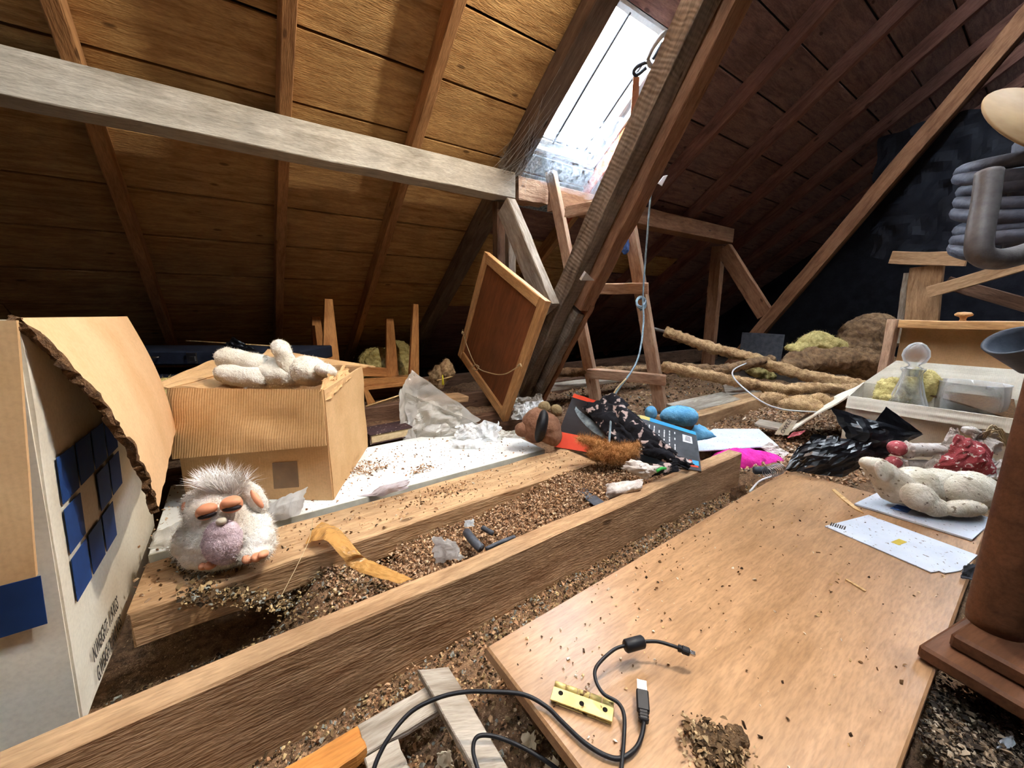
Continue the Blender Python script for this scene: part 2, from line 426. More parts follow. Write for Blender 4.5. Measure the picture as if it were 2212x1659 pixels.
matte('terracotta', srgb(206, 104, 66), srgb(160, 74, 46), .9, 30, .6, speck=srgb(236, 190, 160), speckscale=90)
matte('cobweb_dust', srgb(170, 186, 200), srgb(84, 96, 112), .95, 90, .6, speck=srgb(225, 235, 242), speckscale=240)
film('window_glass', (.95, .97, 1), .06, .05, 0)
film('cobweb', srgb(205, 215, 226), .4, .9, 0, 55, True, .0, .22, True)
film('cobweb_thick', srgb(206, 198, 184), .4, .95, 0, 90, True, .0, .4, True)
matte('black_metal', srgb(40, 40, 44), None, .4, 40, .05, .6)
matte('steel', srgb(170, 172, 176), None, .32, 40, .05, 1.0)

# ================================================================ roof
SL = math.radians(36.6); TS = math.tan(SL)
RN = V((0, math.sin(SL), math.cos(SL))); RU = V((0, -math.cos(SL), math.sin(SL)))
def RP(x, y, off=0.0): return V((x, y, 1.2 + TS * (1.8 - y))) + RN * off
RD = .085
SKX0, SKX1, SKY0, SKY1 = 1.39, 1.87, 1.18, 1.71     # skylight opening (Y: top, bottom)
X0, X1 = -1.6, 6.0
# outer felt layer with the opening left out; planks below it are its pieces
bm = bmesh.new()
def quad(a, b, c, d):
    bm.faces.new([bm.verts.new(p) for p in (a, b, c, d)])
oo = RD + .024
YR = -.05; YE = 3.62
for (xa, xb, ya, yb) in ((X0, SKX0, YR, YE), (SKX1, X1, YR, YE), (SKX0, SKX1, YR, SKY0), (SKX0, SKX1, SKY1, YE)):
    quad(RP(xa, ya, oo), RP(xa, yb, oo), RP(xb, yb, oo), RP(xb, ya, oo))
roof = struct(bm_obj('ceiling', bm, 'felt')); roof['label'] = 'sloping boarded roof underside with rows of sawn planks between the rafters'; roof['category'] = 'ceiling'
sarkY = [1.38 - .2026 * k for k in range(7, 0, -1)] + [1.38 + .2026 * k for k in range(0, 12)]
rb = random.Random(5)
RAFT = [-.84, -.292, .252, .757, 1.30, 1.905, 2.465, 3.03, 3.58, 4.12, 4.66, 5.2]
for i, (ya, yb) in enumerate(zip(sarkY, sarkY[1:])):
    cuts = [X0] + sorted(rb.sample([-.84, .252, 1.30, 2.465, 3.58, 4.66], 3)) + [X1]
    if min(yb, SKY1) - max(ya, SKY0) > .03:
        cuts = [X0, .252 if i % 2 else -.292, SKX0 - .01, SKX1 + .01, 3.58 if i % 2 else 3.03, X1]
    for xa, xb in zip(cuts, cuts[1:]):
        if abs(xa - (SKX0 - .01)) < 1e-6 and abs(xb - (SKX1 + .01)) < 1e-6:
            # short plank above or below the opening only
            if yb > SKY1 + .02 and ya < SKY1: ya2, yb2 = SKY1 + .005, yb
            elif ya < SKY0 - .02 and yb > SKY0: ya2, yb2 = ya, SKY0 - .005
            else: continue
        else: ya2, yb2 = ya, yb
        g = .0085; ym = (ya2 + yb2) / 2; wd = (yb2 - ya2) / math.cos(SL) - g
        a = RP(xa + .0015, ym, RD + .010 + rb.uniform(-.002, .002)); b = RP(xb - .0015, ym, RD + .010 + rb.uniform(-.002, .002))
        beam('plank', a, b, wd, .018, RN, 'board_dim' if xa > 1.2 else 'board_wood', roof, segs=4, wob=.0012, bev=.002, seed=i * 7 + 3)
names = ['first rafter from the left, its side face catching orange light', 'second rafter from the left, crossing behind the pale purlin', 'third rafter from the left, midway between the skylight and the boxes', 'broad doubled rafter along the near side of the skylight', 'reddish rafter along the far side of the skylight behind the raking strut', 'first dim rafter beyond the raking strut', 'second dim rafter beyond the raking strut', 'third dim rafter beyond the raking strut', 'fourth dim rafter beyond the raking strut', 'fifth dim rafter beyond the raking strut, nearly lost in shadow', 'last rafter in the dark far end of the roof']
for i, x in enumerate(RAFT[1:]):
    wd = {3: .10, 4: .05}.get(i, .042)
    o = beam('rafter', RP(x, 3.56, RD / 2), RP(x, .0, RD / 2), wd, RD, RN, 'grey_timber' if i == 3 else 'rafter_dim' if i > 4 else 'rafter_wood', segs=14, wob=.002, seed=i + 40)
    tag(o, names[i], 'rafter', 'rafters under the sloping roof')
# the slope behind the camera, the gables and the ceiling boards below: the rest of the closed loft
bm = bmesh.new()
def MR(x, y, off=0): p = RP(x, y, off); return V((x, -.1 - p.y, p.z))
vs = [bm.verts.new(p) for p in (MR(X0, YR, oo), MR(X1, YR, oo), MR(X1, YE, oo), MR(X0, YE, oo))]; bm.faces.new(vs)
struct(bm_obj('ceiling_rear', bm, 'felt'))
for nm, x in (('wall_left', X0), ('wall_right', X1)):
    bm = bmesh.new(); a = RP(x, YE, oo); b = RP(x, YR, oo)
    bm.faces.new([bm.verts.new(p) for p in ((x, -3.9, -.25), (x, 3.75, -.25), (x, 3.75, a.z + .2), (x, YR, b.z + .2), (x, -.1 - YR, b.z + .2), (x, -3.9, a.z + .2))])
    struct(bm_obj(nm, bm, 'gable_brick'))
for nm, y in (('wall_front', 3.68), ('wall_back', -3.78)):
    bm = bmesh.new(); bm.faces.new([bm.verts.new(p) for p in ((X0, y, -.25), (X1, y, -.25), (X1, y, .3), (X0, y, .3))]); struct(bm_obj(nm, bm, 'gable_brick'))
bm = bmesh.new(); bm.faces.new([bm.verts.new(p) for p in ((X0, -3.85, -.2), (X1, -3.85, -.2), (X1, 3.7, -.2), (X0, 3.7, -.2))]); struct(bm_obj('floor', bm, 'plaster'))

# ---------------------------------------------------------------- skylight
win = empty('window_1', RP((SKX0 + SKX1) / 2, SKY1, RD)); struct(win); win['label'] = 'bright roof skylight with a white frame and dusty panes'
def ring(name, x0, x1, y0, y1, wd, o0, o1, mat, parent):
    """rectangular frame in the roof plane, from roof offset o0 to o1"""
    bm = bmesh.new()
    def bar(xa, xb, ya, yb):
        P = [RP(xa, ya, o0), RP(xb, ya, o0), RP(xb, yb, o0), RP(xa, yb, o0)]; Q = [p + RN * (o1 - o0) for p in P]
        a = [bm.verts.new(p) for p in P]; b = [bm.verts.new(p) for p in Q]
        bm.faces.new(a); bm.faces.new(b[::-1])
        for k in range(4): bm.faces.new((a[k], a[(k + 1) % 4], b[(k + 1) % 4], b[k]))
    wy = wd * math.cos(SL)
    bar(x0, x0 + wd, y0, y1); bar(x1 - wd, x1, y0, y1); bar(x0 + wd, x1 - wd, y0, y0 + wy); bar(x0 + wd, x1 - wd, y1 - wy, y1)
    bmesh.ops.recalc_face_normals(bm, faces=bm.faces)
    return bm_obj(name, bm, mat, parent)
ring('window_lining', SKX0 - .004, SKX1 + .004, SKY0 - .004, SKY1 + .004, .012, RD + .0, RD + .09, 'white_paint', win)
sash = ring('sash', SKX0 + .012, SKX1 - .012, SKY0 + .01, SKY1 - .01, .022, RD + .045, RD + .085, 'white_paint', win)
for x in (1.538, 1.772):
    beam('glazing_bar', RP(x, SKY0 + .02, RD + .06), RP(x, SKY1 - .02, RD + .06), .013, .03, RN, 'gasket', sash, segs=2)
beam('glazing_bar', RP(SKX0 + .03, SKY1 - .036, RD + .06), RP(SKX1 - .03, SKY1 - .036, RD + .06), .010, .03, RN, 'gasket', sash, segs=2)
for xa, xb in ((SKX0 + .03, 1.533), (1.543, 1.767), (1.777, SKX1 - .03)):
    bm = bmesh.new(); P = [RP(xa, SKY0 + .02, RD + .07), RP(xb, SKY0 + .02, RD + .07), RP(xb, SKY1 - .02, RD + .07), RP(xa, SKY1 - .02, RD + .07)]
    a = [bm.verts.new(p) for p in P]; b = [bm.verts.new(p + RN * .004) for p in P]; bm.faces.new(a); bm.faces.new(b[::-1])
    for k in range(4): bm.faces.new((a[k], a[(k + 1) % 4], b[(k + 1) % 4], b[k]))
    bm_obj('pane', bm, 'window_glass', sash)
# dusty sill boards below the opening
for k in range(3):
    y0 = SKY1 + .02 + k * .085
    beam('sill_board', RP(SKX0 - .03, y0 + .038, RD - .012 - .01 * k), RP(SKX1 + .012, y0 + .038, RD - .012 - .01 * k), .098, .014, RN, 'cobweb_dust', win, segs=3)
beam('reveal_board', RP(SKX1 + .004, SKY1 - .2, RD * .45), RP(SKX1 + .004, SKY1 + .3, RD * .45), .016, RD * .9, RN, 'terracotta', win, segs=3)

# ---------------------------------------------------------------- purlins and trusses
o = beam('purlin', (-1.58, 1.825, 1.1375), (1.29, 1.825, 1.1375), .11, .125, (0, 0, 1), 'purlin_wood', segs=16, wob=.002)
tag(o, 'long pale grey purlin crossing the whole boarded roof slope', 'beam')
o = beam('purlin', (1.31, 1.825, 1.135), (1.52, 1.825, 1.135), .10, .115, (0, 0, 1), 'ladder_wood', segs=4, wob=.004)
tag(o, 'short cracked end of purlin between the cobwebs and the ladder head', 'beam')
o = beam('purlin', (1.60, 1.825, 1.13), (3.62, 1.825, 1.13), .11, .115, (0, 0, 1), 'truss_brown', segs=10)
tag(o, 'dim brown purlin beyond the raking strut, ending at the far truss', 'beam')
SN = V((0, .836, .548)); SD = V((0, -.548, .836))
def SP(x, n, z): t = (z - .548 * n) / .836; return V((x, 0, 0)) + SN * n + SD * t
def strut(xa, xb, n0, n1, z0, z1, mat, name, seed=3, parent=None):
    xm = (xa + xb) / 2; nm = (n0 + n1) / 2
    return beam(name, SP(xm, nm, z0), SP(xm, nm, z1), n1 - n0, xb - xa, (1, 0, 0), mat, parent, segs=20, wob=.003, seed=seed)
st = empty('raking_strut', SP(1.3, 1.4, 0), 'thick raking strut of grey and brown timbers rising past the skylight', 'strut')
strut(1.235, 1.312, 1.404, 1.49, -.1, 2.28, 'truss_grey', 'side_timber', 11, st)
strut(1.318, 1.395, 1.36, 1.45, .52, 2.28, 'truss_brown', 'main_timber', 12, st)
strut(1.318, 1.36, 1.36, 1.44, -.1, .50, 'truss_grey', 'main_timber', 13, st)
strut(1.365, 1.40, 1.36, 1.44, -.1, .54, 'truss_brown', 'packing_timber', 14, st)
wq = lambda x, y: onp(x, y, SP(1.34, 1.352, .5), SN)
b_ = bmesh.new(); wv_ = [b_.verts.new(p) for p in (wq(1255, 606), wq(1284, 606), wq(1266, 588))]; wt_ = [b_.verts.new(v.co + SN * .012) for v in wv_]
b_.faces.new(wv_); b_.faces.new(wt_[::-1])
for k in range(3): b_.faces.new((wv_[k], wv_[(k + 1) % 3], wt_[(k + 1) % 3], wt_[k]))
bmesh.ops.recalc_face_normals(b_, faces=b_.faces); bm_obj('gap_daylight', b_, 'white_paint', st)  # white triangle standing in for daylight glimpsed through the strut gap
s0, s1 = onx(1102, 428, 1.19), onx(1196, 655, 1.19)
def short(x, a, b, mat, label, wd=.045, dep=.10):
    a = V((x, a.y, a.z)); b = V((x, b.y, b.z)); d = (b - a).normalized(); nn = d.cross(V((1, 0, 0)));
    if nn.z < 0: nn = -nn
    off = -nn * dep / 2
    o = beam('brace', a + off, b + off, wd, dep, nn, mat, segs=8, wob=.002); tag(o, label, 'brace'); return o
short(1.2, s0, s1, 'grey_wood', 'short grey brace under the purlin, its top edge white with daylight', .05, .105)
o = beam('post', (1.25, 1.87, 1.07), (1.25, 1.87, -.12), .05, .05, (0, 1, 0), 'dark_timber'); tag(o, 'dark upright post under the purlin behind the grey brace', 'post')
p = onx(1101, 470, 1.36); o = beam('post', (1.36, p.y, 1.06), (1.36, p.y, -.12), .045, .055, (0, 1, 0), 'grey_wood', wob=.004); tag(o, 'pale knotty upright post behind the picture frame', 'post')
# far truss
FX = 3.62
st2 = empty('raking_strut', V((FX, 1.64, 0)), 'reddish raking strut of the far truss in the dark right half', 'strut')
strut(FX - .06, FX + .0, 1.36, 1.45, -.1, 2.4, 'truss_brown', 'main_timber', 21, st2)
strut(FX + .005, FX + .06, 1.37, 1.45, -.1, 2.4, 'dark_timber', 'side_timber', 22, st2)
a = onx(1580, 528, FX); b = onx(1672, 672, FX)
short(FX - .02, a, b, 'truss_brown', 'short reddish brace of the far truss meeting the raking strut', .06, .12)
p = onx(1540, 600, FX + .05); o = beam('post', (FX + .1, p.y, 1.07), (FX + .1, p.y, -.12), .07, .1, (0, 1, 0), 'truss_brown'); tag(o, 'reddish upright post of the far truss under the brown purlin', 'post')

# ---------------------------------------------------------------- joists and boards on the floor
o = beam('joist', (-.75, .6175, -.085), (1.43, .6175, -.085), .046, .17, (0, 0, 1), 'joist_wood', segs=18, wob=.002, seed=8); tag(o, 'long brown joist ending in a cut end beside the pink toy', 'joist')
o = beam('floor_plank', (-.19, .918, -.033), (.945, .918, -.033), .165, .066, (0, 0, 1), 'plank_wood', segs=14, wob=.002, seed=9); tag(o, 'wide dusty plank carrying the furry toy and the brown tape', 'plank')
o = beam('floor_plank', (1.62, 1.015, -.04), (2.75, 1.015, -.04), .135, .08, (0, 0, 1), 'plank_wood', segs=8, seed=10); tag(o, 'short brown timber lying beyond the ladder foot among wood chips', 'plank')
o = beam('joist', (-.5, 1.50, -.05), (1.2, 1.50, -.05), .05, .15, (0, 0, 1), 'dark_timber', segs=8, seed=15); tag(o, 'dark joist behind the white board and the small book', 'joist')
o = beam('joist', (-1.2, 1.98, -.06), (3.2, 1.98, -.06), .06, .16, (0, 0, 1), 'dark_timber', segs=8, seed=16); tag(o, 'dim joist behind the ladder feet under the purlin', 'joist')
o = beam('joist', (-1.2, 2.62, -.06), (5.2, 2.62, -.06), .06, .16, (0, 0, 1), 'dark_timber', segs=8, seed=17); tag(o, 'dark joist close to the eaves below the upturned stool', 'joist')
o = beam('floor_plank', (1.15, 1.72, .05), (2.4, 1.72, .035), .12, .022, (0, 0, 1), 'grey_wood', segs=8, seed=18); tag(o, 'thin grey plank lying level behind the ladder feet', 'plank')

# ---------------------------------------------------------------- loose fill between the joists
def sstep(a, b, x):
    t = min(max((x - a) / (b - a), 0), 1); return t * t * (3 - 2 * t)
def hfill(x, y):
    n = noise.noise(V((x * 6, y * 6, 0))) * .6 + noise.noise(V((x * 17, y * 17, 3))) * .4
    h = -.085 + .018 * n
    if .64 < y < .835:
        h = -.045 + .02 * n - .13 * (1 - sstep(-.03, .12, x)) + .035 * sstep(.45, .85, x) - .03 * sstep(.72, .62, y)
        h += .055 * math.exp(-((x + .02) ** 2) / .006 - ((y - .78) ** 2) / .004) - .05 * math.exp(-((x - .2) ** 2) / .004 - ((y - .80) ** 2) / .002)
    elif .835 <= y < 1.03 and x < .2: h = -.17 + .01 * n
    elif .42 < y < .60: h = -.105 + .02 * n - .03 * sstep(.35, .0, x) - .03 * sstep(.52, .60, y)
    elif y <= .42: h = -.12 + .02 * n
    if x > 1.43 and .2 < y < .95: h = -.065 + .016 * n
    h -= .09 * math.exp(-((x - 1.5) / .16) ** 2 - ((y - .74) / .10) ** 2)
    if x > 1.3 and y > 1.08: h = -.055 + .035 * n
    if x > .2 and 1.53 < y < 1.95: h = -.06 + .03 * n
    return h
bm = bmesh.new(); NX, NY = 250, 170
gx = [-.9 + 4.4 * (i / NX) for i in range(NX + 1)]; gy = [-.35 + 3.1 * (j / NY) for j in range(NY + 1)]
G = [[bm.verts.new((x, y, hfill(x, y))) for y in gy] for x in gx]
for i in range(NX):
    for j in range(NY): bm.faces.new((G[i][j], G[i + 1][j], G[i + 1][j + 1], G[i][j + 1]))
o = bm_obj('loose_fill', bm, 'fill', smooth=True); tag(o, 'crumbly brown loose fill lying between the floor timbers', 'insulation', kind='stuff')
rc = random.Random(77)
def scat(n, x0, x1, y0, y1, dz=.0, layers=.012):
    out = []
    for _ in range(n):
        x, y = rc.uniform(x0, x1), rc.uniform(y0, y1); out.append((x, y, hfill(x, y) + dz + rc.uniform(0, layers)))
    return out
PALB = CHIP_PAL
PALD = [srgb(120, 96, 66), srgb(150, 124, 88), srgb(90, 70, 48), srgb(196, 168, 122), srgb(64, 50, 36), srgb(150, 150, 140)]
o = chips('wood_chips', scat(14000, .10, 1.2, .642, .835), 'chip', None, (.003, .008), PALB, 1, .6); tag(o, 'pinkish tan wood chip rubble filling the gap between joist and plank', 'rubble', kind='stuff')
o = chips('wood_chips', scat(2600, -.25, .2, .642, .86), 'chip', None, (.003, .009), PALD, 2, .4); tag(o, 'dirty shredded chips heaped below the furry toy', 'rubble', kind='stuff')
o = chips('wood_chips', scat(7500, -.05, 1.45, .43, .598), 'chip', None, (.003, .008), PALD + PALB[:3], 3, .6); tag(o, 'dull crumbs of fill along the dark gap beside the veneered panel', 'rubble', kind='stuff')
o = chips('wood_chips', scat(4600, .02, .62, .12, .43), 'chip', None, (.003, .008), PALD + PALB, 4, .6); tag(o, 'mixed crumbs of fill among the grey laths at the bottom edge', 'rubble', kind='stuff')
o = chips('wood_chips', scat(6500, 1.44, 2.6, .3, .95), 'chip', None, (.005, .016), PALB + [srgb(220, 200, 176)], 5, .4); tag(o, 'pale daylit wood chips spread behind the pink toy', 'rubble', kind='stuff')
o = chips('wood_chips', scat(3000, 1.4, 3.1, 1.08, 2.2), 'chip', None, (.006, .018), PALD + PALB, 6, .5); tag(o, 'coarse grey-brown crumbs behind the ladder under the lagged pipes', 'rubble', kind='stuff')

# ---------------------------------------------------------------- the lamp that lights the left of the loft (hangs above the picture)
lp = V((1.13, .31, 2.05))
lamp = empty('hanging_lamp', lp, 'bare loft bulb in an added metal reflector hung from a rafter', 'lamp')
R = frame_from((0, 0, 1), (.95, -.19, .24))
lathe('shield', [(.022, .055), (.05, .045), (.10, .0), (.115, -.03)], 'black_metal', lamp, Matrix.Translation(lp) @ R.to_4x4(), 28, False)  # unseen shield, added to keep bulb light off the right side
lathe('bulb_holder', [(.001, .10), (.02, .10), (.022, .05), (.018, .03), (.001, .03)], 'black_metal', lamp, Matrix.Translation(lp) @ R.to_4x4(), 16)
lathe('bulb', [(.001, .035), (.012, .033), (.014, .02), (.028, -.004), (.03, -.016), (.026, -.03), (.012, -.042), (.001, -.044)], 'window_glass', lamp, Matrix.Translation(lp) @ R.to_4x4(), 20)
tube('flex', [lp + V((.1, .01, .04)), V((1.24, .33, 2.06))], .003, 'black_metal', lamp, sides=6)
ld = bpy.data.lights.new('bulb_light', 'POINT'); ld.energy = LAMP_WATTS; ld.color = (1.0, .90, .76); ld.shadow_soft_size = .02
lo = bpy.data.objects.new('bulb_light', ld); COL.objects.link(lo); lo.location = lp - R @ V((0, 0, .012)); lo.parent = lamp; lo.matrix_parent_inverse = lamp.matrix_world.inverted()
# ================================================================ materials of the things
def cardboard(name, col, col2, corr=.15, cscale=260, axis='X'):
    m, t, b = _nt(name); v = _coords(t, (1, 1, 1)); n = _noise(t, v, 7, 4, .6); n2 = _noise(t, v, 160, 3, .6)
    c = _ramp(t, n, [(.3, col2), (.65, col)]); c = _mix(t, .25, c, _ramp(t, n2, [(.3, (.6, .58, .55)), (.6, (1, 1, 1))]), 'MULTIPLY')
    t.links.new(c, b.inputs['Base Color']); b.inputs['Roughness'].default_value = .9; b.inputs['Specular IOR Level'].default_value = .2
    wv = _n(t, 'ShaderNodeTexWave', bands_direction=axis); wv.inputs['Scale'].default_value = cscale / 6.28; wv.inputs['Distortion'].default_value = .6
    t.links.new(v, wv.inputs['Vector']); _bump(t, b, wv.outputs['Fac'], corr, .001); MATS[name] = m; return m
cardboard('card_tan', srgb(222, 182, 134), srgb(206, 164, 114), .08, 300)
cardboard('card_corr', srgb(206, 166, 116), srgb(184, 144, 96), .6, 300)
cardboard('card_peach', srgb(238, 196, 150), srgb(226, 180, 132), .08, 300)
cardboard('card_white', srgb(240, 234, 216), srgb(224, 214, 192), .02, 300)
cardboard('card_cream', srgb(236, 228, 210), srgb(220, 210, 190), .15, 420)
matte('card_torn', srgb(120, 88, 58), srgb(80, 58, 40), .95, 120, .8)
matte('print_blue', srgb(28, 66, 128), srgb(24, 58, 116), .7, 15, .05)
matte('print_grey', srgb(70, 66, 62), None, .8, 40, 0)
matte('print_white', srgb(232, 232, 232), None, .7, 40, 0)
matte('packing_tape', srgb(130, 96, 60), srgb(112, 80, 48), .35, 20, .1, spec=.5)
matte('plush_white', srgb(246, 242, 230), srgb(226, 218, 198), .95, 14, .6, sheen=.4, bscale=160)
matte('plush_fur', srgb(250, 246, 238), srgb(224, 212, 194), .95, 22, .6, sheen=.3, bscale=200)
matte('plush_tuft', srgb(245, 243, 240), srgb(226, 220, 212), .9, 30, 0)
matte('plush_lilac', srgb(224, 202, 206), srgb(198, 172, 178), .95, 60, .8, bscale=260)
matte('rubber_peach', srgb(232, 164, 124), srgb(212, 140, 104), .5, 20, .1, spec=.4)
matte('lash_black', srgb(34, 24, 30), None, .6, 30, 0)
matte('nose_cream', srgb(220, 208, 186), None, .5, 30, .05)
matte('navy', srgb(26, 34, 52), srgb(18, 25, 40), .75, 25, .2)
matte('chrome', srgb(200, 200, 204), None, .25, 30, .05, 1.0)
matte('melamine', srgb(238, 242, 240), srgb(222, 226, 222), .45, 10, .03, spec=.4, speck=srgb(140, 112, 88), speckscale=130)
matte('board_edge', srgb(214, 212, 196), None, .7, 30, .05)
wood('hardboard', srgb(142, 84, 48), srgb(118, 66, 36), .7, .1, .5, False, .3)
matte('book_maroon', srgb(70, 48, 50), srgb(50, 36, 38), .8, 30, .3, speck=srgb(190, 176, 160), speckscale=90)
matte('page_edge', srgb(226, 206, 168), srgb(204, 182, 142), .9, 60, .2)
matte('string', srgb(214, 192, 150), None, .9, 60, .3)
film('clear_plastic', srgb(232, 232, 226), .42, .12, .5, 26)
film('tape_film', srgb(212, 160, 92), .74, .10, .5, 30)
film('white_film', srgb(246, 249, 250), .85, .3, .4, 30, translucent=True)
film('lilac_film', srgb(206, 196, 200), .8, .25, .4, 30)
matte('tissue', srgb(236, 240, 242), srgb(214, 222, 228), .9, 20, .2)
matte('wool_yellow', srgb(222, 206, 140), srgb(164, 146, 84), .98, 30, 1, bscale=90)
matte('wool_tan', srgb(204, 170, 126), srgb(140, 108, 74), .98, 40, 1.2, bscale=110)
matte('wool_brown', srgb(150, 118, 86), srgb(92, 70, 50), .98, 30, 1.2, bscale=90)
matte('black_plastic', srgb(22, 24, 30), srgb(14, 15, 20), .28, 20, .35, spec=.5, bscale=40)
matte('rubber_black', srgb(30, 30, 34), None, .5, 40, .05)

class Lens:
    """places soft shapes: picture pixels at the distance of world point P, depth (towards the viewer) in the same unit"""
    def __init__(s, P):
        s.P = V(P); s.d = (s.P - CAM).dot(FWD); s.k = s.d / F_PX
    def w(s, x, y, dep=0):
        d = FWD * F_PX + RGT * (x - CXP) + UPV * (CYP - y)
        return CAM + d * (s.d - dep * s.k) / F_PX
    def e(s, x, y, dep, rx, ry, rd, rot=0):
        R = Matrix((RGT, UPV, -FWD)).transposed() @ Matrix.Rotation(math.radians(rot), 3, 'Z')
        return (s.w(x, y, dep), (rx * s.k, ry * s.k, rd * s.k), R)
    def cap(s, a, b, ra, rb): return ('cap', s.w(*a), s.w(*b), ra * s.k, rb * s.k)
def poly(name, pts, mat, parent=None, thick=.001, towards=None):
    """thin flat plate through world points, thickness towards a viewer-side direction"""
    P = [V(p) for p in pts]; n = (P[1] - P[0]).cross(P[-1] - P[0]).normalized(); t = V(towards) if towards else -FWD
    if n.dot(t) < 0: n = -n
    c = sum(P, V()) / len(P); bm = bmesh.new()
    a = [bm.verts.new(p - c) for p in P]; b = [bm.verts.new(p - c + n * thick) for p in P]; m = len(P)
    bm.faces.new(a); bm.faces.new(b[::-1])
    for k in range(m): bm.faces.new((a[k], a[(k + 1) % m], b[(k + 1) % m], b[k]))
    bmesh.ops.recalc_face_normals(bm, faces=bm.faces)
    return bm_obj(name, bm, mat, parent, Matrix.Translation(c))
def panel(name, P, thick, mat, parent, wave=.0, seed=0, n=10, frame=True):
    """slightly warped card panel across 4 world points; local X = first edge"""
    A, B, C_, D = [V(p) for p in P]; nn = (B - A).cross(D - A).normalized(); R = frame_from(B - A, nn); Ri = R.transposed()
    def f(u, v):
        p = A.lerp(B, u).lerp(D.lerp(C_, u), v) + nn * wave * noise.noise(V((u * 3, v * 3, seed)))
        return Ri @ (p - A)
    bm = bmesh.new(); solid_grid(bm, f, n, n, thick)
    return bm_obj(name, bm, mat, parent, Matrix.Translation(A) @ R.to_4x4())
def tapered(name, p0, w0, p1, w1, side, dep, mat, parent=None):
    p0, p1, side = V(p0), V(p1), V(side).normalized(); d = (p1 - p0).normalized(); side = (side - d * side.dot(d)).normalized(); n = d.cross(side)
    c = (p0 + p1) / 2; bm = bmesh.new(); R = frame_from(d, n); Ri = R.transposed()
    vs = []
    for p, w_ in ((p0, w0), (p1, w1)):
        for a, b in ((-1, -1), (1, -1), (1, 1), (-1, 1)): vs.append(bm.verts.new(Ri @ (p + side * a * w_ / 2 + n * b * dep / 2 - c)))
    for f in ((0, 1, 2, 3), (7, 6, 5, 4), (0, 4, 5, 1), (1, 5, 6, 2), (2, 6, 7, 3), (3, 7, 4, 0)): bm.faces.new([vs[i] for i in f])
    bmesh.ops.recalc_face_normals(bm, faces=bm.faces); bmesh.ops.bevel(bm, geom=list(bm.edges), offset=.002, segments=1, affect='EDGES')
    return bm_obj(name, bm, mat, parent, Matrix.Translation(c) @ R.to_4x4())

# ================================================================ big white carton, near left
NB, FB, FT, NT = V((-.229, .711, -.07)), V((-.211, 1.24, -.07)), V((-.2, 1.29, .48)), V((-.2, .70, .487))
Lx = V((-.5, .0, 0))
cart = empty('carton', NB + Lx * .5 + V((0, .25, 0)), 'tall white carton with blue printed squares and open flaps', 'carton')
panel('side_panel', (NB, FB, FT, NT), .005, 'card_white', cart, .004, 1)
panel('side_panel', (NB + Lx, NB, NT, NT + Lx), .005, 'card_white', cart, .003, 2)
panel('side_panel', (FB, FB + Lx, FT + Lx, FT), .005, 'card_white', cart, .003, 3)
panel('side_panel', (FB + Lx, NB + Lx, NT + Lx, FT + Lx), .005, 'card_white', cart, .003, 4)
fl = [V((-.198, .698, .49)), V((-.198, 1.29, .484)), V((-.148, 1.275, .20)), V((-.135, .795, .185))]
def flapf(u, v):
    p = fl[0].lerp(fl[1], u).lerp(fl[3].lerp(fl[2], u), v)
    p += V((1, 0, .15)) * (.022 * math.sin(v * math.pi * .9) * (1 - .4 * u))
    if u < .02: p.y += .007 * noise.noise(V((v * 12, 0, 5))) + .004 * noise.noise(V((v * 40, 0, 7)))
    if v > .98: p.z += .008 * noise.noise(V((u * 9, 2, 0)))
    return p
bm = bmesh.new(); solid_grid(bm, flapf, 26, 30, .006); f1 = bm_obj('flap', bm, 'card_peach', cart); f1['label'] = 'peach flap folded out over the printed squares'
bm = bmesh.new(); solid_grid(bm, lambda u, v: flapf(.0, v) + V((.001 * u, -.004 + .004 * u + .004 * noise.noise(V((v * 30, u * 3, 1))), (u - .5) * .004)) + V((.006 * noise.noise(V((v * 14, u, 2))), 0, 0)), 2, 50, .011); bm_obj('torn_edge', bm, 'card_torn', f1)
q0, q1 = ony(38, 692, .692), ony(80, 1243, .676)
ff = [V((-.70, .692, q0.z)), q0, q1, V((-.70, .676, q1.z))]
panel('flap', ff, .006, 'card_tan', cart, .003, 6, 14)
rip = drape('torn_edge', (ony(18, 676, .70), ony(46, 684, .70), ony(44, 708, .69), ony(20, 700, .69)), 'card_torn', cart, .006, 60, 4, .004, 8, 8, .2)
q0, q1 = ony(88, 1243, .700), ony(103, 1346, .700)
bb = [V((-.62, .700, q0.z)), q0, q1, V((-.62, .700, q1.z))]
poly('print', bb, 'print_blue', cart, .001)
fn = (FB - NB).cross(NT - NB).normalized(); eY = (FB - NB).normalized(); eZ = fn.cross(eY); eZ = eZ if eZ.z > 0 else -eZ; fnO = fn if fn.x > 0 else -fn
def fp(px, py): q = onp(px, py, NB, fn) - NB; return q.dot(eY), q.dot(eZ)
def fw(s, z, off=.004): return NB + eY * s + eZ * z + fnO * off
sS = [fp(156, 1312)[0], fp(190, 1250)[0], fp(218, 1200)[0], fp(246, 1152)[0]]
zS = [fp(156, 1312)[1], fp(141, 1210)[1], fp(124, 1100)[1], fp(111, 984)[1]]
ds = (sS[3] - sS[0]) / 3; dz = (zS[3] - zS[0]) / 3; s0_, z0_ = sS[0], zS[0]
for i in range(4):
    for j in range(3):
        if (i, j) == (1, 1): continue
        if i == 3 and j == 0: continue
        g = .004; a, b = s0_ + ds * i + g, s0_ + ds * (i + 1) - g; c, d = z0_ + dz * j + g, z0_ + dz * (j + 1) - g
        poly('print', (fw(a, c), fw(b, c), fw(b, d), fw(a, d)), 'print_blue', cart, .0008, fnO)
Rt = Matrix((eY, eZ, fnO)).transposed().to_4x4()
TZ = .036; TS_ = Matrix.Diagonal((.40, 1, 1, 1))
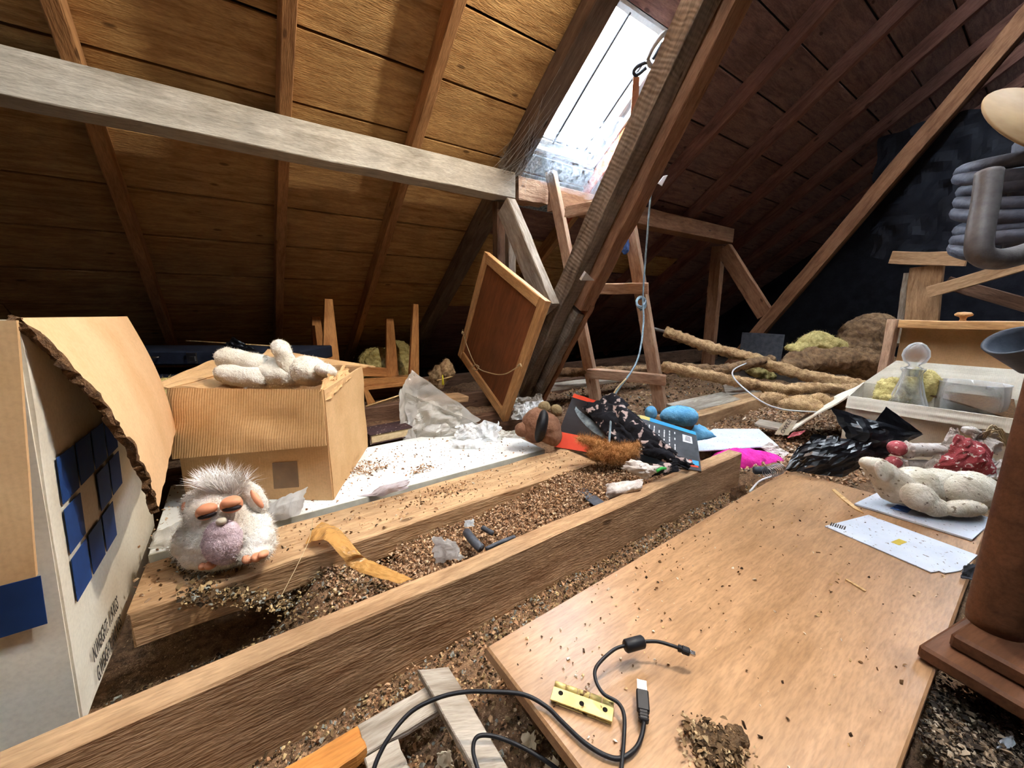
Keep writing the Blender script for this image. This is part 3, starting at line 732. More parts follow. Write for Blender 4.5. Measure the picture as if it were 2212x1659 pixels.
text_obj('printed_text', 'N.WEIGHT: 11.9 KGS', TZ, Matrix.Translation(fw(.052, .054, .0055)) @ Rt @ TS_, 'print_grey', cart)
text_obj('printed_text', 'G.WEIGHT: 14.0 KGS', TZ, Matrix.Translation(fw(.057, .015, .0055)) @ Rt @ TS_, 'print_grey', cart)

# ================================================================ melamine board
wb = empty('white_board', (.25, 1.25, -.02), 'white melamine board lying flat under the brown box and tissue', 'board')
slab('board', [(-.19, 1.032, 0), (.885, 1.032, 0), (.90, 1.43, 0), (-.19, 1.43, 0)], .019, 'melamine', wb)
slab('edge_strip', [(-.19, 1.030, -.0005), (.885, 1.030, -.0005), (.885, 1.0335, -.0005), (-.19, 1.0335, -.0005)], .018, 'board_edge', wb, bev=0)

# ================================================================ brown box with a bear in it
A_, B_, C2 = V((-.145, 1.31, .001)), V((.174, 1.065, .001)), V((.366, 1.437, .001)); D_ = A_ + C2 - B_; H = V((0, 0, .3))
box = empty('cardboard_box', (A_ + C2) / 2, 'open brown cardboard box with a white plush bear on top', 'box')
panel('side_panel', (A_, B_, B_ + H, A_ + H), .005, 'card_tan', box, .003, 11)
o = panel('side_panel', (B_, C2, C2 + H, B_ + H), .005, 'card_tan', box, .004, 12)
panel('side_panel', (C2, D_, D_ + H, C2 + H), .005, 'card_tan', box, .003, 13); panel('side_panel', (D_, A_, A_ + H, D_ + H), .005, 'card_tan', box, .003, 14)
panel('base_panel', (A_ + V((0, 0, .004)), B_ + V((0, 0, .004)), C2 + V((0, 0, .004)), D_ + V((0, 0, .004))), .004, 'card_tan', box)
outn = V(((B_ - A_).y, -(B_ - A_).x, 0)).normalized()
if outn.dot(-FWD) < 0: outn = -outn
nA, nB = A_ + H + outn * .004, B_ + H + outn * .004
ov = (A_ - B_).normalized()
fq = [nA + V((0, 0, .003)), nB + V((0, 0, .002)), onp(705, 962, B_ + outn * .035, outn), onp(374, 992, A_ + outn * .05, outn)]
panel('flap', fq, .005, 'card_corr', box, .006, 15, 16)
bk = [C2 + H, D_ + H, D_ + H - outn * .10 + V((0, 0, .05)), C2 + H - outn * .13 + V((0, 0, -.02))]
panel('flap', bk, .005, 'card_tan', box, .006, 16)
panel('flap', [D_ + H, A_ + H, A_ + H + V((-.03, .0, .012)), D_ + H + V((-.11, -.02, .03))], .005, 'card_tan', box, .006, 17)
panel('flap', [D_.lerp(A_, .1) + H - V((0, 0, .01)), D_.lerp(A_, .95) + H, A_ + H + V((.13, .02, -.02)), D_ + H + V((.14, -.05, -.03))], .004, 'card_tan', box, .006, 18)
drape('torn_edge', (B_ + H + V((.0, .0, -.03)), B_.lerp(C2, .62) + H + V((0, 0, -.015)), B_.lerp(C2, .66) + H + V((-.02, .02, .02)), B_.lerp(C2, .1) + H + V((-.02, 0, .015))), 'card_tan', box, .012, 40, 3, .002, 20, 10, .3)
tp = [onp(x, y, A_ + outn * .0045, outn) for x, y in ((588, 1000), (642, 996), (646, 1052), (592, 1056))]
poly('tape', tp, 'packing_tape', box, .0005)
# plush bear lying on its back
L = Lens((A_ + B_) / 2 * .62 + (C2 + D_) / 2 * .38 + H)
bear = empty('plush_bear', L.w(600, 830), 'white plush bear lying on its back in the brown box', 'soft toy')
body = blobs('body', [L.e(590, 806, 0, 66, 34, 44, -4), L.e(560, 800, 0, 42, 34, 40), L.e(620, 812, 4, 40, 30, 40)], 'plush_white', bear, .005, .003, 40)
hd = blobs('head', [L.e(668, 802, 6, 42, 32, 40, -8), L.e(660, 792, 10, 30, 24, 30)], 'plush_white', bear, .005, .003, 40)
mz = blobs('muzzle', [L.e(704, 800, 26, 24, 15, 18, -15)], 'plush_white', bear, .004, .002, 60)
arm = blobs('arm', [L.cap((628, 802, 20), (608, 756, 26), 19, 19), L.cap((608, 756, 26), (604, 748, 26), 18, 17)], 'plush_white', bear, .005, .003, 40)
lg = blobs('leg', [L.cap((560, 790, 20), (494, 772, 30), 26, 22), L.e(488, 775, 30, 20, 24, 22)], 'plush_white', bear, .005, .003, 40)
lg2 = blobs('leg', [L.cap((555, 815, 30), (492, 808, 40), 26, 22), L.e(486, 806, 40, 20, 20, 22)], 'plush_white', bear, .005, .003, 40)
for q, n in ((body, 2500), (hd, 1400), (mz, 500), (arm, 900), (lg, 1200), (lg2, 1000)): fuzz(q, n, .006, 'plush_white', .0006, .6)
o = poly('ear_tag', [L.w(*q) for q in ((526, 838, 44), (546, 822, 46), (549, 826, 46), (532, 840, 44))], 'print_white', bear, .0006)

# ================================================================ furry toy on the plank
TP = onz(490, 1222, .0); L = Lens(TP + V((0, .02, 0)))
toy = empty('furry_toy', TP, 'off-white furry toy with closed eyes and a white tuft sitting on the plank', 'soft toy')
tb = blobs('body', [L.e(487, 1156, 0, 80, 72, 70), L.e(482, 1106, 4, 70, 54, 62), L.e(476, 1180, 6, 70, 48, 60), L.e(540, 1150, 20, 48, 44, 40), L.e(418, 1170, 10, 34, 46, 40), L.e(556, 1170, 30, 34, 38, 34), L.e(552, 1192, 44, 32, 20, 30), L.e(430, 1205, 30, 32, 20, 30)], 'plush_fur', toy, .0042, .003, 60, 4)
fuzz(tb, 9000, .010, 'plush_fur', .0006, .7)
bl = blobs('belly', [L.e(487, 1172, 52, 44, 44, 32, 10), L.e(480, 1150, 60, 34, 26, 20)], 'plush_lilac', toy, .003, .0015, 90, 3)
fuzz(bl, 3500, .004, 'plush_lilac', .0005, .6)
for (x, y, r) in ((447, 1104, -14), (500, 1088, -8)):
    sk = blobs('eye_socket', [L.e(x, y + 2, 56, 22, 17, 16, -r)], 'rubber_peach', toy, .0025, 0, 1, 3)
    blobs('eyelid', [L.e(x, y - 4, 62, 19, 12, 16, -r)], 'rubber_peach', sk, .0022, 0, 1, 3)
    blobs('eyelash', [L.e(x + 1, y + 9, 62, 19, 6, 13, -r)], 'lash_black', sk, .002, .0006, 200, 2)
blobs('nose', [L.e(478, 1126, 72, 11, 8, 8, 12)], 'nose_cream', toy, .002, 0, 1, 3)
er = blobs('ear', [L.e(551, 1074, 8, 40, 20, 16, -54)], 'plush_fur', toy, .003, .002, 80, 3); fuzz(er, 900, .006, 'plush_fur', .0006, .7)
blobs('inner_ear', [L.e(555, 1078, 19, 24, 7, 7, -56)], 'rubber_peach', er, .002, 0, 1, 3)
er = blobs('ear', [L.e(412, 1086, 10, 32, 16, 16, 68)], 'plush_fur', toy, .003, .002, 80, 3); fuzz(er, 900, .006, 'plush_fur', .0006, .7)
blobs('inner_ear', [L.e(404, 1092, 16, 20, 8, 12, 80)], 'rubber_peach', er, .002, 0, 1, 3)
for x, y, r in ((537, 1206, 11), (555, 1203, 10), (569, 1197, 9)): blobs('toe', [L.e(x, y, 66, r, r - 1, r + 3)], 'rubber_peach', toy, .002, 0, 1, 2)
for x, y, r in ((441, 1222, 9), (455, 1220, 10)): blobs('toe', [L.e(x, y, 62, r, r - 1, r + 3)], 'rubber_peach', toy, .002, 0, 1, 2)
rnd = random.Random(4); vv, ffc = [], []
for k in range(1100):
    a, r = rnd.uniform(-1, 1), rnd.random()
    base = L.w(486 + a * 27 + rnd.uniform(-5, 5), 1066 + 6 * abs(a) - rnd.uniform(0, 10), rnd.uniform(-14, 36))
    lean = V((0, 0, 0)) + UPV * rnd.uniform(.6, 1.1) + RGT * (a * .75 - .15 + rnd.gauss(0, .22)) - FWD * rnd.gauss(.1, .3)
    lean.normalize(); Ln = rnd.uniform(34, 74) * L.k; sd = lean.orthogonal().normalized() * .0006
    m1 = base + lean * Ln * .6; tip = m1 + (lean + RGT * rnd.gauss(.1, .4) - V((0, 0, .35))).normalized() * Ln * .4; i0 = len(vv)
    vv += [base - sd, base + sd, m1 + sd * .7, m1 - sd * .7, tip]; ffc += [(i0, i0 + 1, i0 + 2, i0 + 3), (i0 + 3, i0 + 2, i0 + 4)]
me = bpy.data.meshes.new('tuft'); me.from_pydata(vv, [], ffc); h = link('tuft', me, 'plush_tuft', toy); h['kind'] = 'stuff'

# ================================================================ navy trunk behind the boxes
L = Lens(ony(480, 760, 2.25)); tr = empty('trunk', L.w(530, 880, 0), 'dark navy trunk with chrome latches in the shadow behind the boxes', 'trunk')
def lbox(name, x0, y0, x1, y1, d0, d1, mat, parent, bev=.006):
    P0 = L.w(x0, y1, d0); X = RGT; Y = V((0, 0, 1)); Zd = V((-FWD.x, -FWD.y, 0)).normalized()
    wx, hy, dd = (x1 - x0) * L.k, (y1 - y0) * L.k, (d1 - d0) * L.k
    bm = bmesh.new(); bx(bm, (0, 0, 0), (wx, hy, dd), bev)
    return bm_obj(name, bm, mat, parent, Matrix.Translation(P0) @ Matrix((X, Y, Zd)).transposed().to_4x4())
lbox('trunk_body', 268, 772, 800, 905, -150, 0, 'navy', tr); lbox('lid', 268, 741, 800, 771, -150, 1, 'navy', tr)
for x in (418, 640):
    q = lbox('latch', x - 11, 762, x + 11, 785, 0, 3, 'chrome', tr, .001); lbox('latch_tongue', x - 6, 770, x + 6, 780, 3, 6, 'steel', q, .0008)
tube('handle', [L.w(316, 770, 2), L.w(322, 772, 10), L.w(340, 772, 10), L.w(346, 770, 2)], .004, 'chrome', tr, sides=6, n=5)
o = tube('thin_stick', [L.w(402, 736, -20), L.w(600, 748, -16)], .003, 'fir_stick', sides=5, n=2); tag(o, 'thin pale stick lying along the top of the navy trunk', 'stick')
o = drape('black_cloth', (L.w(470, 752, -8), L.w(498, 726, -10), L.w(560, 760, -2), L.w(520, 764, 4)), 'black_plastic', None, .02, 16, 6, .002, 16, 12, .1); tag(o, 'small black cover draped on the trunk behind the bear', 'cover')

# ================================================================ upturned stool
stl = empty('stool', (.72, 2.6, .03), 'upturned wooden stool with tapered legs standing behind the clear plastic', 'stool')
X_ = V((1, 0, 0))
def leg(p0, p1, Y, w0, w1, m): tapered('leg', ony(*p0, Y), w0, ony(*p1, Y), w1, X_, .03, m, stl)
leg((709, 646), (716, 812), 2.5, .042, .105, 'teak'); leg((897, 657), (893, 838), 2.5, .034, .075, 'teak')
leg((682, 684), (692, 800), 2.76, .05, .08, 'teak'); leg((841, 688), (847, 812), 2.76, .05, .09, 'teak')
beam('rail', ony(716, 834, 2.48), ony(880, 824, 2.48), .028, .065, (0, 0, 1), 'teak', stl)
beam('rail', ony(692, 800, 2.76), ony(848, 804, 2.76), .028, .065, (0, 0, 1), 'teak', stl)
slab('seat', [(.44, 2.46, .03), (1.06, 2.46, .03), (1.02, 2.80, .03), (.42, 2.80, .03)], .022, 'teak', stl)
tapered('brace_block', ony(786, 835, 2.44), .02, ony(802, 872, 2.44), .05, X_, .02, 'teak', stl)

# insulation tufts near the eaves
def tuft(pxy, Y, spec, mat, label, n=1500, lf=22, name='insulation_tuft', ln=.018):
    L = Lens(ony(*pxy, Y)); o = blobs(name, [L.e(*s) for s in spec], mat, None, .007, .016, lf, 2, hash(label) % 50)
    tag(o, label, 'insulation'); fuzz(o, n, ln, mat, .0012, .9); return o
tuft((830, 780), 2.95, [(815, 785, 0, 40, 34, 40), (860, 775, -20, 34, 40, 40), (800, 815, 10, 34, 24, 30), (880, 800, 0, 20, 30, 30)], 'wool_yellow', 'yellow mineral wool bundle behind the upturned stool legs')
tuft((350, 860), 1.75, [(348, 850, 0, 22, 36, 24), (356, 880, 0, 18, 24, 20), (340, 900, 0, 18, 20, 20)], 'wool_yellow', 'small yellow wool tuft showing between carton and brown box', 700)
tuft((960, 800), 2.3, [(945, 815, 0, 18, 26, 20), (965, 800, 0, 16, 22, 20)], 'wool_tan', 'grey wad of insulation behind the picture frame', 500)
o = tube('thin_stick', [ony(790, 878, 1.62), ony(870, 852, 1.66)], .004, 'fir_stick', sides=5, n=2); tag(o, 'thin pale stick slanting between box and clear plastic', 'stick')
o = tube('thin_stick', [ony(944, 822, 1.95), ony(978, 813, 1.97)], .004, 'fir_stick', sides=5, n=2); tag(o, 'short pale stick behind the clear plastic beside the frame', 'stick')
matte('yellow_plastic', srgb(226, 210, 50), None, .4, 30, 0)
o = tube('yellow_peg', [ony(956, 810, 1.9), ony(957, 831, 1.9)], .007, 'yellow_plastic', sides=6, n=2, taper=lambda s: .4 + s * .6); tag(o, 'small bright yellow plastic peg beside the picture frame', 'peg')
o = beam('block', ony(905, 866, 1.78), ony(1000, 858, 1.78), .12, .03, (0, 0, 1), 'plank_wood', segs=3); tag(o, 'short offcut plank lying behind the clear plastic', 'offcut')

# ================================================================ small book, clear bag, tissues
b0 = onz(802, 962, .0); bdir = (onz(905, 940, .0) - b0).normalized(); bnx = V((-bdir.y, bdir.x, 0))
bk = empty('book', b0, 'small maroon clothbound book lying on the white board beside the box', 'book')
Mb = Matrix.Translation(b0) @ Matrix((bdir, bnx, V((0, 0, 1)))).transposed().to_4x4()
bm = bmesh.new(); bx(bm, (.003, .004, .004), (.165, .11, .036), .002); bm_obj('pages', bm, 'page_edge', bk, Mb)
bm = bmesh.new(); bx(bm, (0, 0, 0.001), (.17, .115, .004), .001); bm_obj('cover', bm, 'book_maroon', bk, Mb)
bm = bmesh.new(); bx(bm, (0, 0, .036), (.17, .115, .040), .001); bm_obj('cover', bm, 'book_maroon', bk, Mb)
bm = bmesh.new(); bx(bm, (-.003, 0, .001), (.001, .115, .040), .001); bm_obj('spine', bm, 'book_maroon', bk, Mb)
P0 = onz(880, 960, .004); P1 = onz(1050, 905, .004)
L = Lens((P0 + P1) / 2)
bag = empty('plastic_bag', L.w(950, 935), 'crumpled clear polythene bag standing beside the brown box', 'plastic bag')
drape('film', (L.w(862, 850, 10), L.w(890, 798, -20), L.w(1042, 905, 0), L.w(868, 958, 34)), 'clear_plastic', bag, .016, 11, 3, .0008, 40, 36, .06, bulge=.05)
drape('film', (L.w(866, 845, -10), L.w(905, 862, 50), L.w(1040, 918, 36), L.w(880, 960, 40)), 'clear_plastic', bag, .018, 12, 5, .0008, 40, 30, .08, bulge=.03)
drape('film', (L.w(905, 865, 52), L.w(1000, 880, 40), L.w(985, 950, 40), L.w(880, 965, 44)), 'clear_plastic', bag, .02, 14, 8, .0008, 30, 26, .1)
drape('film', (L.w(868, 930, 40), L.w(890, 925, 44), L.w(908, 972, 50), L.w(872, 968, 50)), 'white_film', bag, .006, 30, 9, .0008, 16, 12, .1)
def tissue(name, c, w_, h, label, mat='tissue', seed=1, amp=.012, z=.0, parent=None, freq=26):
    """crumpled wad: px centre and size on the surface at height z"""
    P = onz(*c, z); L = Lens(P); x, y = c
    o = drape(name, (L.w(x - w_, y + h * .2, 0), L.w(x + w_, y + h * .4, 6), L.w(x + w_ * .9, y - h, -10), L.w(x - w_ * .8, y - h * .8, -8)), mat, parent, amp, freq, seed, .0007, 26, 20, .16, bulge=.012, zmin=z + .001)
    if label: tag(o, label, 'scrap')
    return o
tissue('tissue', (1030, 950), 52, 40, 'crumpled white tissue on the white board below the frame corner', seed=2, amp=.018)
tissue('tissue', (1140, 905), 36, 40, 'crumpled bluish tissue wad between frame and brown plush', seed=4, amp=.02)
tissue('tissue', (1010, 968), 36, 20, 'flat pale blue tissue scrap at the front of the white board', seed=5, amp=.008)
tissue('film_wad', (1130, 890), 46, 36, 'clear film wad against the foot of the raking strut', 'clear_plastic', 6, .02)
tissue('film_wad', (1125, 945), 44, 16, 'dirty film scrap beside the brown plush toy', 'clear_plastic', 7, .012)
# torn film scraps around the plank
P = onz(640, 1118, .0); L = Lens(P)
o = drape('film_scrap', (L.w(572, 1140, 10), L.w(650, 1110, 14), L.w(668, 1052, -6), L.w(584, 1086, 0)), 'white_film', None, .008, 18, 12, .0008, 26, 20, .12, bulge=.01, zmin=.002); tag(o, 'torn whitish plastic scrap behind the furry toy', 'scrap')
P = onz(840, 1070, .0); L = Lens(P)
o = drape('film_scrap', (L.w(774, 1088, 0), L.w(880, 1056, 8), L.w(886, 1036, -2), L.w(820, 1052, -6)), 'lilac_film', None, .006, 16, 13, .0008, 26, 14, .1, bulge=.012, zmin=.002); tag(o, 'lilac-tinted film scrap bridging the white board and the plank', 'scrap')
P = onz(360, 1180, .0); L = Lens(P)
o = drape('film_scrap', (L.w(330, 1200, 0), L.w(408, 1188, 4), L.w(404, 1120, -8), L.w(338, 1150, -6)), 'clear_plastic', None, .01, 16, 14, .0008, 22, 16, .1, zmin=.002); tag(o, 'crinkled clear film behind the furry toy next to the carton', 'scrap')
# brown parcel tape hanging into the gap
a = onz(680, 1165, .012); b = onz(770, 1200, .004); c = ony(795, 1222, .80); d = ony(880, 1262, .655)
tpe = empty('parcel_tape', a, 'glossy brown parcel tape trailing from the plank into the rubble', 'tape')
UE = catmull([onz(*q) for q in ((694, 1130, .016), (735, 1148, .022), (776, 1196, .012), (792, 1208, -.004), (835, 1228, -.006), (893, 1252, .002))], 10)
LE = catmull([onz(*q) for q in ((660, 1178, .004), (700, 1168, .028), (738, 1206, .008), (756, 1226, -.010), (806, 1248, -.012), (866, 1263, .001))], 10)
def tpf(u, v):
    i = min(int(u * (len(UE) - 1)), len(UE) - 2); s = u * (len(UE) - 1) - i
    p = LE[i].lerp(LE[i + 1], s).lerp(UE[i].lerp(UE[i + 1], s), v)
    return p + V((0, 0, 1)) * (.004 * fold(V((u * .35, v * .06, 0)), 24, 4) + .008 * math.sin(v * 3.1) * (1 - u))
bm = bmesh.new(); solid_grid(bm, tpf, 60, 14, .0006); bm_obj('tape_strip', bm, 'tape_film', tpe)

# ================================================================ picture frame, seen from the back
Bf = V((.97, 1.405, .002)); e1 = V((.03, -.245, .525)).normalized(); e2 = V((.06, .6, .158)); e2 = (e2 - e1 * e2.dot(e1)).normalized(); nf = e1.cross(e2)
if nf.x > 0: nf = -nf
W1, W2, TH, BW = .585, .60, .03, .045
pf = empty('framed_picture', Bf, 'framed picture turned backwards, its cord slack, leaning by the raking strut', 'picture frame')
def fpnt(a, b, o): return Bf + e1 * a + e2 * b + nf * o
def fbar(a0, b0, a1, b1, nm, m, w_, t, o):
    p0, p1 = fpnt(a0, b0, o), fpnt(a1, b1, o); return beam(nm, p0, p1, w_, t, nf, m, pf, segs=3, wob=.0006)
h = BW / 2
fbar(0, h, W1, h, 'frame_bar', 'pine', BW, TH, 0); fbar(0, W2 - h, W1, W2 - h, 'frame_bar', 'pine', BW, TH, 0)
fbar(h, BW, h, W2 - BW, 'frame_bar', 'pine', BW, TH, 0); fbar(W1 - h, BW, W1 - h, W2 - BW, 'frame_bar', 'pine', BW, TH, 0)
slab('backing_board', [fpnt(BW * .6, BW * .6, .004), fpnt(W1 - BW * .6, BW * .6, .004), fpnt(W1 - BW * .6, W2 - BW * .6, .004), fpnt(BW * .6, W2 - BW * .6, .004)], .004, 'hardboard', pf, nrm=nf)
q = lambda x, y: onp(x, y, Bf + nf * .022, nf)
tube('hanging_cord', [q(1000, 716), q(1010, 750), q(1030, 792), q(1060, 806), q(1090, 808), q(1122, 790)], .0024, 'string', pf, sides=6)
tube('cord_knot', [q(1018, 795), q(1028, 800), q(1034, 792), q(1026, 788), q(1020, 796)], .003, 'string', pf, sides=6)
tube('cord_eye', [q(1000, 712), q(998, 720), q(1003, 722)], .003, 'string', pf, sides=6)
tube('cord_eye', [q(1118, 790), q(1124, 786), q(1126, 792)], .003, 'string', pf, sides=6)

def at(x, y, d): return CAM + (FWD * F_PX + RGT * (x - CXP) + UPV * (CYP - y)) * (d / F_PX)
matte('brass', srgb(222, 202, 138), srgb(206, 182, 108), .45, 30, .1, .3, speck=srgb(92, 66, 32), speckscale=70, speckth=.62)
matte('hole_dark', srgb(16, 13, 10), None, .9, 30, 0)
matte('paper_white', srgb(216, 222, 232), srgb(200, 208, 220), .6, 14, .03, speck=srgb(120, 112, 108), speckscale=150)
matte('paper_cream', srgb(222, 208, 180), srgb(202, 186, 154), .8, 20, .1)
matte('gold_print', srgb(206, 180, 60), None, .5, 40, 0)
matte('print_black', srgb(30, 30, 36), srgb(22, 22, 28), .35, 10, .02, spec=.5)
matte('print_slate', srgb(70, 74, 80), srgb(42, 46, 52), .4, 16, .02, spec=.5)
matte('print_red', srgb(222, 78, 48), srgb(206, 64, 40), .45, 15, 0)
matte('print_cyan', srgb(62, 168, 220), srgb(52, 152, 206), .45, 15, 0)
matte('print_yellow', srgb(232, 220, 130), None, .5, 15, 0)
matte('print_silver', srgb(176, 192, 196), srgb(60, 70, 78), .4, 22, 0)
matte('floral_black', srgb(30, 31, 38), srgb(20, 20, 26), .9, 40, .4, speck=srgb(206, 184, 176), speckscale=34, speckth=.585)
matte('plush_ginger', srgb(206, 152, 94), srgb(156, 104, 58), .95, 40, .6, bscale=150)
matte('plush_brown', srgb(142, 104, 82), srgb(112, 78, 60), .95, 40, .6, bscale=160)
matte('plush_olive', srgb(150, 132, 98), srgb(118, 102, 74), .95, 40, .6, bscale=160)
matte('plush_blue', srgb(122, 186, 222), srgb(92, 158, 204), .95, 40, .6, bscale=160)
matte('plush_pink', srgb(246, 60, 180), srgb(214, 40, 150), .9, 40, .5, bscale=90)
matte('plush_dirty', srgb(242, 236, 220), srgb(206, 196, 172), .95, 26, .6, bscale=150, speck=srgb(140, 126, 104), speckscale=80)
matte('cotton_white', srgb(234, 228, 220), srgb(206, 194, 184), .9, 30, .5, speck=srgb(120, 100, 84), speckscale=90)
matte('cotton_red', srgb(192, 92, 94), srgb(164, 62, 68), .85, 40, .3, speck=srgb(240, 220, 214), speckscale=85, speckth=.6)
matte('felt_red', srgb(200, 104, 110), srgb(170, 76, 84), .9, 40, .4, speck=srgb(228, 180, 176), speckscale=90, speckth=.6)
matte('green_bit', srgb(70, 190, 90), None, .6, 40, 0)
matte('hose_grey', srgb(84, 90, 104), srgb(58, 62, 76), .6, 30, .3)
matte('tube_grey', srgb(118, 114, 112), srgb(96, 92, 92), .55, 40, .15, .3)
matte('cup_grey', srgb(76, 84, 96), srgb(60, 68, 80), .6, 40, .1)
matte('disc_wood', srgb(166, 138, 98), srgb(138, 110, 74), .7, 10, .1)
matte('lead_grey', srgb(84, 88, 96), srgb(62, 66, 74), .6, 30, .2)
matte('blue_cloth', srgb(92, 132, 206), srgb(60, 98, 176), .9, 40, .4)
matte('rope_blue', srgb(150, 172, 182), srgb(110, 130, 142), .7, 60, .2)
matte('cable_white', srgb(214, 214, 214), None, .6, 60, 0)
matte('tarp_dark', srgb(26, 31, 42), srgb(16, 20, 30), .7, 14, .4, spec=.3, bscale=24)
wood('orange_stick', srgb(228, 160, 84), srgb(196, 122, 54), .6, .4, 1, False, .2)
glassy('thin_glass'); glassy('stopper_glass', (.96, .97, .98), .9)

# ================================================================ veneered panel in the foreground
o = slab('veneer_panel', [(.262, .434, 0), (1.395, .440, 0), (1.41, .030, 0), (.262, .030, 0)], .022, 'veneer', None, nrm=(0, 0, 1), bev=.003); tag(o, 'large glossy veneered wood panel lying flat in the foreground', 'panel')
for k, y in enumerate((.37, .12)):
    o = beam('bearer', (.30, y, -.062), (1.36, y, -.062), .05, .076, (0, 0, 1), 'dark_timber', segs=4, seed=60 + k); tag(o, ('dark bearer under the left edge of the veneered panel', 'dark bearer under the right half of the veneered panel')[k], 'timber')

# ---------------------------------------------------------------- hinge
h0, h1, h2, h3 = [onz(*q, .006) for q in ((1198, 1478), (1330, 1524), (1320, 1560), (1188, 1512))]
ex = (h1 - h0).normalized(); ey = V((0, 0, 1)).cross(ex); Lh = .98 * (h1 - h0).length; Wh = (h3 - h0).length
if ey.dot(h3 - h0) < 0: sgn = -1
else: sgn = 1
hg = empty('brass_hinge', h0, 'brass butt hinge lying on the veneered panel', 'hinge')
Mh = Matrix.Translation(h0) @ Matrix((ex, ey, V((0, 0, 1)))).transposed().to_4x4()
bm = bmesh.new(); bx(bm, (0, min(sgn * .004, sgn * Wh), -.0005), (Lh, max(sgn * .004, sgn * Wh), .0015), .0004); lf = bm_obj('leaf', bm, 'brass', hg, Mh)
bm = bmesh.new(); bx(bm, (.001, min(sgn * .004, sgn * Wh * .96), -.0055), (Lh - .001, max(sgn * .004, sgn * Wh * .96), -.0035), .0004); bm_obj('leaf', bm, 'brass', hg, Mh)
for k, (fx, fy) in enumerate(((.14, .45), (.5, .62), (.87, .5))):
    lathe('screw_hole', [(.0001, .0), (.0032, .0), (.0032, .0022), (.0001, .0022)], 'hole_dark', lf, Mh @ Matrix.Translation((Lh * fx, sgn * Wh * fy, -.0004)), 14, smooth=False)
for k in range(5):
    a, b = Lh * k / 5 + .0006, Lh * (k + 1) / 5 - .0006
    lathe('knuckle', [(.0001, a), (.0042, a), (.0042, b), (.0001, b)], 'brass', hg, Mh @ Matrix.Rotation(math.pi / 2, 4, 'Y') @ Matrix.Rotation(0, 4, 'Z'), 14)

# ---------------------------------------------------------------- USB lead
us = empty('usb_cable', onz(1340, 1560, 0), 'black USB lead with a ferrite bead looping over the veneered panel', 'cable')
def path(pts): return [onz(x, y, z) for x, y, z in pts]
mainp = path([(800, 1690, -.02), (815, 1640, -.01), (845, 1586, .0), (890, 1536, .006), (945, 1508, .010), (1000, 1495, .012), (1060, 1494, .012), (1130, 1500, .010), (1180, 1526, .006), (1215, 1560, .005), (1262, 1604, .005), (1308, 1632, .005), (1342, 1638, .005), (1372, 1618, .006), (1386, 1590, .008), (1391, 1560, .012)])
tube('lead', mainp, .0026, 'rubber_black', us, sides=8, n=6)
secp = path([(1340, 1690, .004), (1344, 1640, .006), (1348, 1590, .008), (1348, 1545, .012), (1335, 1518, .014), (1303, 1498, .018), (1286, 1466, .024), (1290, 1438, .028), (1325, 1404, .03), (1352, 1394, .03)])
tube('lead', secp, .0024, 'rubber_black', us, sides=8, n=6)
tube('lead', path([(1388, 1386, .03), (1420, 1386, .03), (1450, 1394, .03), (1466, 1400, .028)]), .0024, 'rubber_black', us, sides=8, n=6)
tube('lead', path([(1042, 1690, -.03), (1030, 1655, -.03), (1022, 1622, -.025), (1027, 1596, -.02), (1045, 1588, -.02), (1080, 1594, -.025), (1130, 1615, -.035), (1175, 1641, -.04), (1215, 1670, -.05)]), .0025, 'rubber_black', us, sides=8, n=6)
a, b = onz(1352, 1396, .03), onz(1388, 1386, .03)
tube('ferrite_bead', [a.lerp(b, -.05), a.lerp(b, .02), a.lerp(b, .98), a.lerp(b, 1.05)], .0088, 'rubber_black', us, sides=18, n=1, taper=lambda s: .8 if s in (0, 1) else 1)
def plug(p0, p1, w0, th, tip, wt, tt, nm):
    d = (p1 - p0).normalized(); R = frame_from(d, (0, 0, 1)); Lp = (p1 - p0).length; M = Matrix.Translation(p0) @ R.to_4x4()
    bm = bmesh.new(); bx(bm, (0, -w0 * .36, -th * .45), (Lp * .35, w0 * .36, th * .45), .0012); bx(bm, (Lp * .3, -w0 / 2, -th / 2), (Lp, w0 / 2, th / 2), .0015)
    q = bm_obj(nm, bm, 'rubber_black', us, M)
    for k in range(3):
        bm = bmesh.new(); bx(bm, (Lp * (.04 + k * .09), -w0 * .4, -th * .5), (Lp * (.08 + k * .09), w0 * .4, th * .5), .0006); bm_obj('strain_relief', bm, 'rubber_black', q, M)
    bm = bmesh.new(); t_ = .0004; a0, a1 = Lp, Lp + tip
    for lo, hi in (((a0, -wt / 2, -tt / 2), (a1, wt / 2, -tt / 2 + t_)), ((a0, -wt / 2, tt / 2 - t_), (a1, wt / 2, tt / 2)), ((a0, -wt / 2, -tt / 2), (a1, -wt / 2 + t_, tt / 2)), ((a0, wt / 2 - t_, -tt / 2), (a1, wt / 2, tt / 2)), ((a0, -wt * .4, -tt * .3), (a1 - .002, wt * .4, -.0002))): bx(bm, lo, hi)
    bm_obj('metal_contact', bm, 'chrome', q, M)
plug(onz(1391, 1560, .012), onz(1387, 1492, .018), .015, .009, .012, .012, .0045, 'plug')
plug(onz(1464, 1399, .028), onz(1490, 1409, .026), .010, .008, .007, .0065, .003, 'plug')

